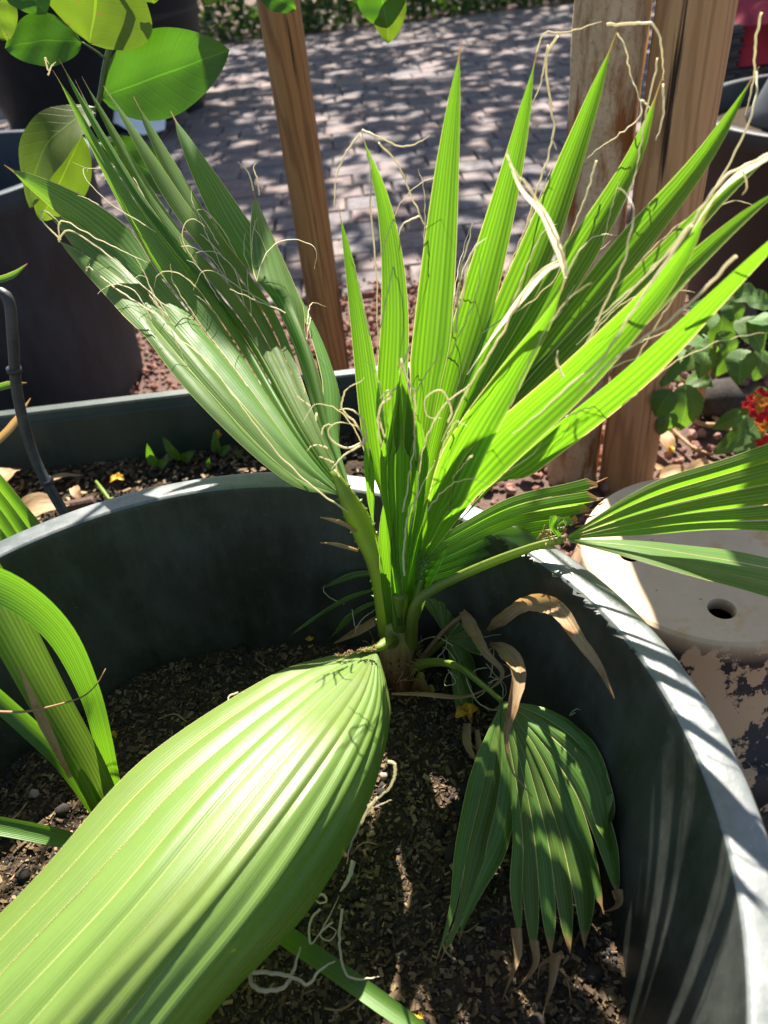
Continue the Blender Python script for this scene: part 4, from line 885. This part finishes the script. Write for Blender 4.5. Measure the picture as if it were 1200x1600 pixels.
for hc, hr in holes:
    hv = [bm.verts.new((hc[0]+hr*math.cos(2*math.pi*k/28), hc[1]+hr*math.sin(2*math.pi*k/28), PZ)) for k in range(28)]
    lv = [bm.verts.new((hc[0]+hr*.97*math.cos(2*math.pi*k/28), hc[1]+hr*.97*math.sin(2*math.pi*k/28), PZ-.022)) for k in range(28)]
    for k in range(28):
        edges.append(bm.edges.new((hv[k], hv[(k+1) % 28]))); bm.faces.new((hv[k], lv[k], lv[(k+1) % 28], hv[(k+1) % 28]))
bmesh.ops.triangle_fill(bm, edges=edges, use_beauty=True)
bmesh.ops.recalc_face_normals(bm, faces=bm.faces)
me = bpy.data.meshes.new('shell'); bm.to_mesh(me); bm.free(); me.materials.append(M['tan'])
for p_ in me.polygons: p_.use_smooth = abs(p_.normal.z) < .8
me.transform(Matrix.Translation((-pc[0], -pc[1], 0))); o = bpy.data.objects.new('shell', me); link(o, tp_)

# ================================================================== RIGHT BACKGROUND
pot('black_pot', (1.55, 2.35), .48, .38, .62, 'pot_black', 'big black pot in deep shade behind the lantana at right', soilz=.55)
lan = empty('lantana', G(1105, 650, 0), label='lantana shrub with serrated green leaves and red flower heads at right', cat='shrub')
b = MB(); lb = G(1100, 640, 0)
tube(b, [lb+A3(-.02, 0, -.02), P(1095, 610, 1.66), P(1110, 565, 1.62), P(1120, 520, 1.6)], [.016, .014, .010, .005], 14, 8); tube(b, [P(1110, 565, 1.62), P(1150, 580, 1.6), P(1180, 560, 1.58)], [.007, .003], 10, 6)
tube(b, [P(1098, 610, 1.66), P(1060, 590, 1.6), P(1050, 560, 1.58)], [.007, .003], 10, 6); tube(b, [lb, P(1160, 680, 1.5), P(1190, 660, 1.42)], [.008, .004], 10, 6); b.build('stem', M['twig'], lan)
lp_ = lambda t: (math.sin(math.pi*min(1, t**.75))**.75)*(1+.045*math.sin(t*75))
LV = [(1165, 470, 1195, 475, .028), (1130, 490, 1115, 545, .035), (1150, 500, 1185, 540, .04), (1110, 480, 1080, 520, .035), (1190, 545, 1182, 585, .035), (1160, 545, 1155, 590, .035), (1145, 540, 1120, 580, .028), (1090, 520, 1050, 540, .035), (1060, 540, 1040, 590, .035), (1085, 550, 1060, 575, .03), (1070, 600, 1065, 660, .042), (1075, 590, 1105, 600, .028), (1060, 585, 1035, 580, .03), (1050, 610, 1030, 640, .03), (1040, 640, 1035, 670, .03), (1170, 500, 1200, 510, .03), (1120, 520, 1140, 555, .03), (1100, 540, 1095, 580, .03),
      (1200, 610, 1165, 640, .028), (1190, 650, 1150, 690, .03), (1180, 670, 1130, 700, .032), (1175, 680, 1160, 730, .032), (1190, 680, 1180, 720, .028), (1215, 700, 1195, 735, .03), (1170, 650, 1125, 665, .026), (1185, 460, 1145, 465, .026), (1080, 500, 1105, 470, .03), (1070, 530, 1100, 545, .03), (1130, 465, 1150, 500, .03), (1115, 500, 1090, 480, .025)]
for i, (a, b0, c, d, w_) in enumerate(LV):
    Y = 1.55+random.uniform(-.1, .08) if b0 < 605 else 1.42+random.uniform(-.06, .06)
    bb = P(a, b0, Y); tt = P(c, d, Y-.03+random.uniform(-.04, .03)); b = MB(); L_ = np.linalg.norm(tt-bb); k_ = max(1, .055/max(L_, .01)); tt = bb+(tt-bb)*min(k_*1.25, 2.2); simple_leaf(b, bb, tt, w_*.95, (random.uniform(-.4, .4), -.6, .8), fold=.2, bend=.15, n=40, prof=lp_); b.build('leaf', ml, lan)
for (px, py, Y, R_) in ((1190, 632, 1.34, .034), (1192, 670, 1.32, .036), (1212, 650, 1.35, .03)):
    c = P(px, py, Y); b = MB(); nv = nrm(CAMP-c+A3(0, 0, .6))
    hd = None; 
    tube(b, [c-nv*.02+A3(0, 0, -.03), c-nv*.012], .002, 4, 5); hd = b.build('flower_head', M['green_twig'], lan)
    S = nrm(np.cross(nv, A3(0, 0, 1))); U = np.cross(S, nv)
    for k in range(16):
        rr = R_*math.sqrt(k/16); a = k*2.4; pc_ = c+S*rr*math.cos(a)+U*rr*math.sin(a)+nv*(.012-.35*rr); b = MB()
        for q in range(4):
            aa = q*1.571+k; d = S*math.cos(aa)+U*math.sin(aa); simple_leaf(b, pc_, pc_+d*.0115+nv*.002, .006, nv, fold=.1, bend=.1, n=4, cols=3)
        b.build('floret', M['orange'] if k < 4 else M['red'], hd)
# things lying on the gravel
def stick(name, pts, r, lab, mat='twig', cat='stick'):
    b = MB(); tube(b, pts, r, 24, 7); return tag(b.build(name, M[mat], loc=pts[0]), lab, cat)
stick('dry_stick', [G(1040, 662, .03), G(1060, 680, .02), G(1085, 700, .02), G(1114, 711, .02)], [.006, .005, .0035], 'pale thin dry stick lying on the gravel below the lantana')
stick('dry_stick', [G(1075, 650, .03), G(1095, 662, .02), G(1120, 664, .02), G(1140, 660, .02)], [.006, .008, .006], 'thicker curved pale stick on the gravel under the lantana stem')
for k, (px, py, a, lab) in enumerate(((1035, 690, 1.7, 'tall curled tan dead leaf against the reddish stake'), (1095, 735, .4, 'orange brown dead leaf on the gravel behind the tan pot'), (1060, 745, -.3, 'narrow dry leaf on the gravel near the stake foot'), (1010, 738, .2, 'dry leaf strip between the stake and the tan pot'))): dead_leaf(px, py, .03, .11, .022, lab, a=a)
b = MB(); rock(b, G(1125, 625, .05), .07, .8); tag(b.build('rock', M['lump'], loc=G(1125, 625, .05)), 'dark rough rock beneath the lantana', 'rock')
b = MB(); rock(b, G(822, 735, .02), .022, .8); tag(b.build('rock', M['stone'], loc=G(822, 735, .02)), 'small pale rock on gravel left of the pale trunk', 'rock')
for (px, py, s_, lab) in ((1165, 120, (.26, .12, .05), 'flat pale stone lying on top beside the black chair'), (1160, 137, (.24, .12, .05), 'lower pinkish flat stone of the pair by the chair')):
    b = MB(); q = G(px, py, .03); v = ICO_V*A3(*s_)*(1+.2*(rng.random((12, 1))-.5)); b.add(v+q, ICO_F); o = tag(b.build('flat_stone', M['stone'], loc=q), lab, 'stone'); m_ = o.modifiers.new('s', 'SUBSURF'); m_.levels = m_.render_levels = 2
# grey flared pot on its stand
cc = P(1245, 200, 2.2)[:2]; gz = P(1172, 190, 2.2)[2]
gp = empty('umbrella_base', (cc[0], cc[1], 0), label='dark grey flared plastic stand at the right edge behind the fronds', cat='stand')
b = MB(); lathe(b, [(0, 0), (.12, 0), (.115, .02), (.09, gz-.02), (0, gz-.02)], 40, cc); b.build('foot', M['grey_plastic'], gp)
b = MB(); lathe(b, [(.0, gz-.012), (.135, gz-.012), (.14, gz), (.125, gz+.03), (.09, gz+.12), (.07, gz+.14), (0, gz+.14)], 40, cc); b.build('cap', M['grey_plastic'], gp)
# wicker armchair with a maroon cushion
ch = empty('wicker_armchair', (2.04, 3.85, 0), label='black wicker armchair with maroon cushion at the upper right', cat='chair')
def weave(name, c, s):
    b = MB(); box(b, c, s, bev=.01)
    c = np.array(c); s = np.array(s)
    for k in range(int(s[2]/.022)):      # woven strands round the panel
        z = c[2]-s[2]/2+.012+k*.022; h = s/2+.004
        ring = [(c[0]-h[0], c[1]-h[1], z), (c[0]+h[0], c[1]-h[1], z), (c[0]+h[0], c[1]+h[1], z), (c[0]-h[0], c[1]+h[1], z), (c[0]-h[0], c[1]-h[1], z)]
        pts_ = []
        for a, d in zip(ring, ring[1:]):
            a, d = np.array(a), np.array(d); m_ = max(2, int(np.linalg.norm(d-a)/.03)); pts_ += [a+(d-a)*t/m_+A3(0, 0, .004*(1 if (t+k) % 2 else -1)) for t in range(m_)]
        tube(b, pts_, .007, sides=5, spline=False, cap=False)
    return b.build(name, M['wicker'], ch, smooth=False)
cx, cy = 2.04, 3.85
weave('seat', (cx, cy, .46), (.62, .60, .10)); weave('armrest', (cx-.36, cy, .52), (.10, .62, .30)); weave('armrest', (cx+.36, cy, .52), (.10, .62, .30)); weave('backrest', (cx, cy+.32, .62), (.62, .08, .60))
for sx in (-1, 1):
    for sy in (-1, 1): b = MB(); box(b, (cx+sx*.34, cy+sy*.27, .205), (.05, .05, .41), bev=.004); b.build('leg', M['wicker'], ch, smooth=False)
b = MB(); q = MB(); 
v = []; 
for j in range(13):
    for i in range(13):
        x, y = i/6-1, j/6-1; e = (1-abs(x)**4)*(1-abs(y)**4); v.append((cx+x*.30, cy-.02+y*.29, .66+.09*e**.5+.012*mnoise.noise(Vector((x*3, y*3, 0)))))
for j in range(13):
    for i in range(13): x, y = i/6-1, j/6-1; v.append((cx+x*.30, cy-.02+y*.29, .512))
f = [(j*13+i, j*13+i+1, (j+1)*13+i+1, (j+1)*13+i) for j in range(12) for i in range(12)]
bd = [i for i in range(13)]+[12+13*j for j in range(1, 13)]+[156+i for i in range(11, -1, -1)]+[13*j for j in range(11, 0, -1)]
f += [(bd[k], bd[(k+1) % 48]+0, bd[(k+1) % 48]+169, bd[k]+169) for k in range(48)]
b.add(v, f); tag(b.build('cushion', M['cloth'], loc=(cx, cy, .512)), 'maroon seat cushion lying on the black wicker armchair', 'cushion')

# ================================================================== CITRUS BRANCH (upper left)
LX = A3(-1.25, .95, 0)
cit = empty('citrus_tree', LX, label='citrus tree whose leafy branch hangs in at the upper left', cat='tree')
tw = [P(175, 60, 1.380), P(165, 100, 1.375), P(156, 150, 1.370)]
b = MB(); tube(b, [LX+A3(0, 0, -.05), LX+A3(.03, 0, .8), LX+A3(.1, -.03, 1.4), LX+A3(.3, -.1, 1.75)], [.03, .026, .022, .014], 24, 10)
tube(b, [LX+A3(.3, -.1, 1.75), A3(-.65, 1.25, 1.65), A3(-.46, 1.38, 1.45), P(200, -60, 1.390)], [.012, .008, .006, .004], 20, 8); tube(b, [LX+A3(.1, -.03, 1.4), LX+A3(-.2, .3, 1.9)], [.016, .005], 6, 7)
b.build('branch', M['twig'], cit)
b = MB(); tube(b, [P(200, -60, 1.390)]+tw+[P(150, 172, 1.370)], [.006, .005, .0045, .0035], 20, 8); tube(b, [P(165, 92, 1.375), P(150, 80, 1.370), P(128, 66, 1.365)], [.0022, .0016], 8, 6); tube(b, [P(157, 140, 1.370), P(152, 160, 1.365), P(147, 175, 1.360)], [.002, .0014], 6, 6); b.build('twig', M['green_twig'], cit)
cp = lambda t: (math.sin(math.pi*t**.9)**.72)
CL = [((157, 152, 1.370), (359, 78, 1.330), 50, (0, -.95, .3), 'citrus', .0), ((140, 68, 1.365), (165, -95, 1.340), 74, (0, -.9, .3), 'citrus_y', .0), ((128, 66, 1.365), (6, 72, 1.340), 30, (.1, -.85, .45), 'citrus', .12), ((150, 168, 1.370), (33, 318, 1.320), 37, (-.4, -.8, .5), 'citrus_y', .18), ((128, 212, 1.380), (63, 346, 1.360), 33, (.3, -.9, .1), 'citrus_y', .05),
      ((147, 222, 1.390), (288, 302, 1.400), 32, (0, -.6, .75), 'citrus', 0.05), ((-30, -30, 1.320), (12, 65, 1.320), 26, (.3, -.9, .2), 'citrus_y', 0), ((20, -40, 1.340), (72, 20, 1.320), 28, (.2, -.7, .5), 'citrus', .1), ((330, -40, 1.400), (320, 8, 1.400), 18, (0, -.8, .5), 'citrus_y', 0), ((230, -30, 1.370), (240, 6, 1.370), 15, (0, -.8, .5), 'citrus_y', 0)]
CL2 = [((585, -50, 1.5), (606, 44, 1.5), 34, (.2, -.9, .3), 'citrus', .05), ((610, -40, 1.52), (606, 68, 1.52), 24, (-.3, -.9, .2), 'citrus_y', .03), ((400, -20, 1.5), (463, 14, 1.5), 18, (0, -.8, .5), 'citrus', .05)]
b = MB(); tube(b, [A3(.48, 1.53, 1.95), A3(.25, 1.5, 1.62), P(595, -60, 1.5), P(520, -60, 1.5), P(400, -40, 1.5)], [.012, .007, .004, .003, .002], 22, 7); b.build('branch', M['twig'], ct)
for i_, (base, tip, w_, n_, m_, bend) in enumerate(CL+CL2):
    b = MB(); bb, tt = P(*base), P(*tip); d_ = np.linalg.norm((bb+tt)/2-CAMP); simple_leaf(b, bb, tt, w_*d_/1150, n_, fold=.12, bend=bend, n=24, prof=cp, cols=9); b.build('leaf', M[m_], cit if i_ < len(CL) else ct)
mb = MB(); pts = []
for k in range(160): pts.append(LX+A3(.0, .3, 2.0)+rng.normal(size=3)*A3(.3, .25, .22))
for k in range(0): pts.append(A3(.0, .9, 1.42)+A3(random.uniform(-.5, .1), random.uniform(-.1, .1), random.uniform(.12, .3)))
leafcloud(mb, pts, .1); tag(mb.build('foliage', M['citrus'], cit), kind='stuff')
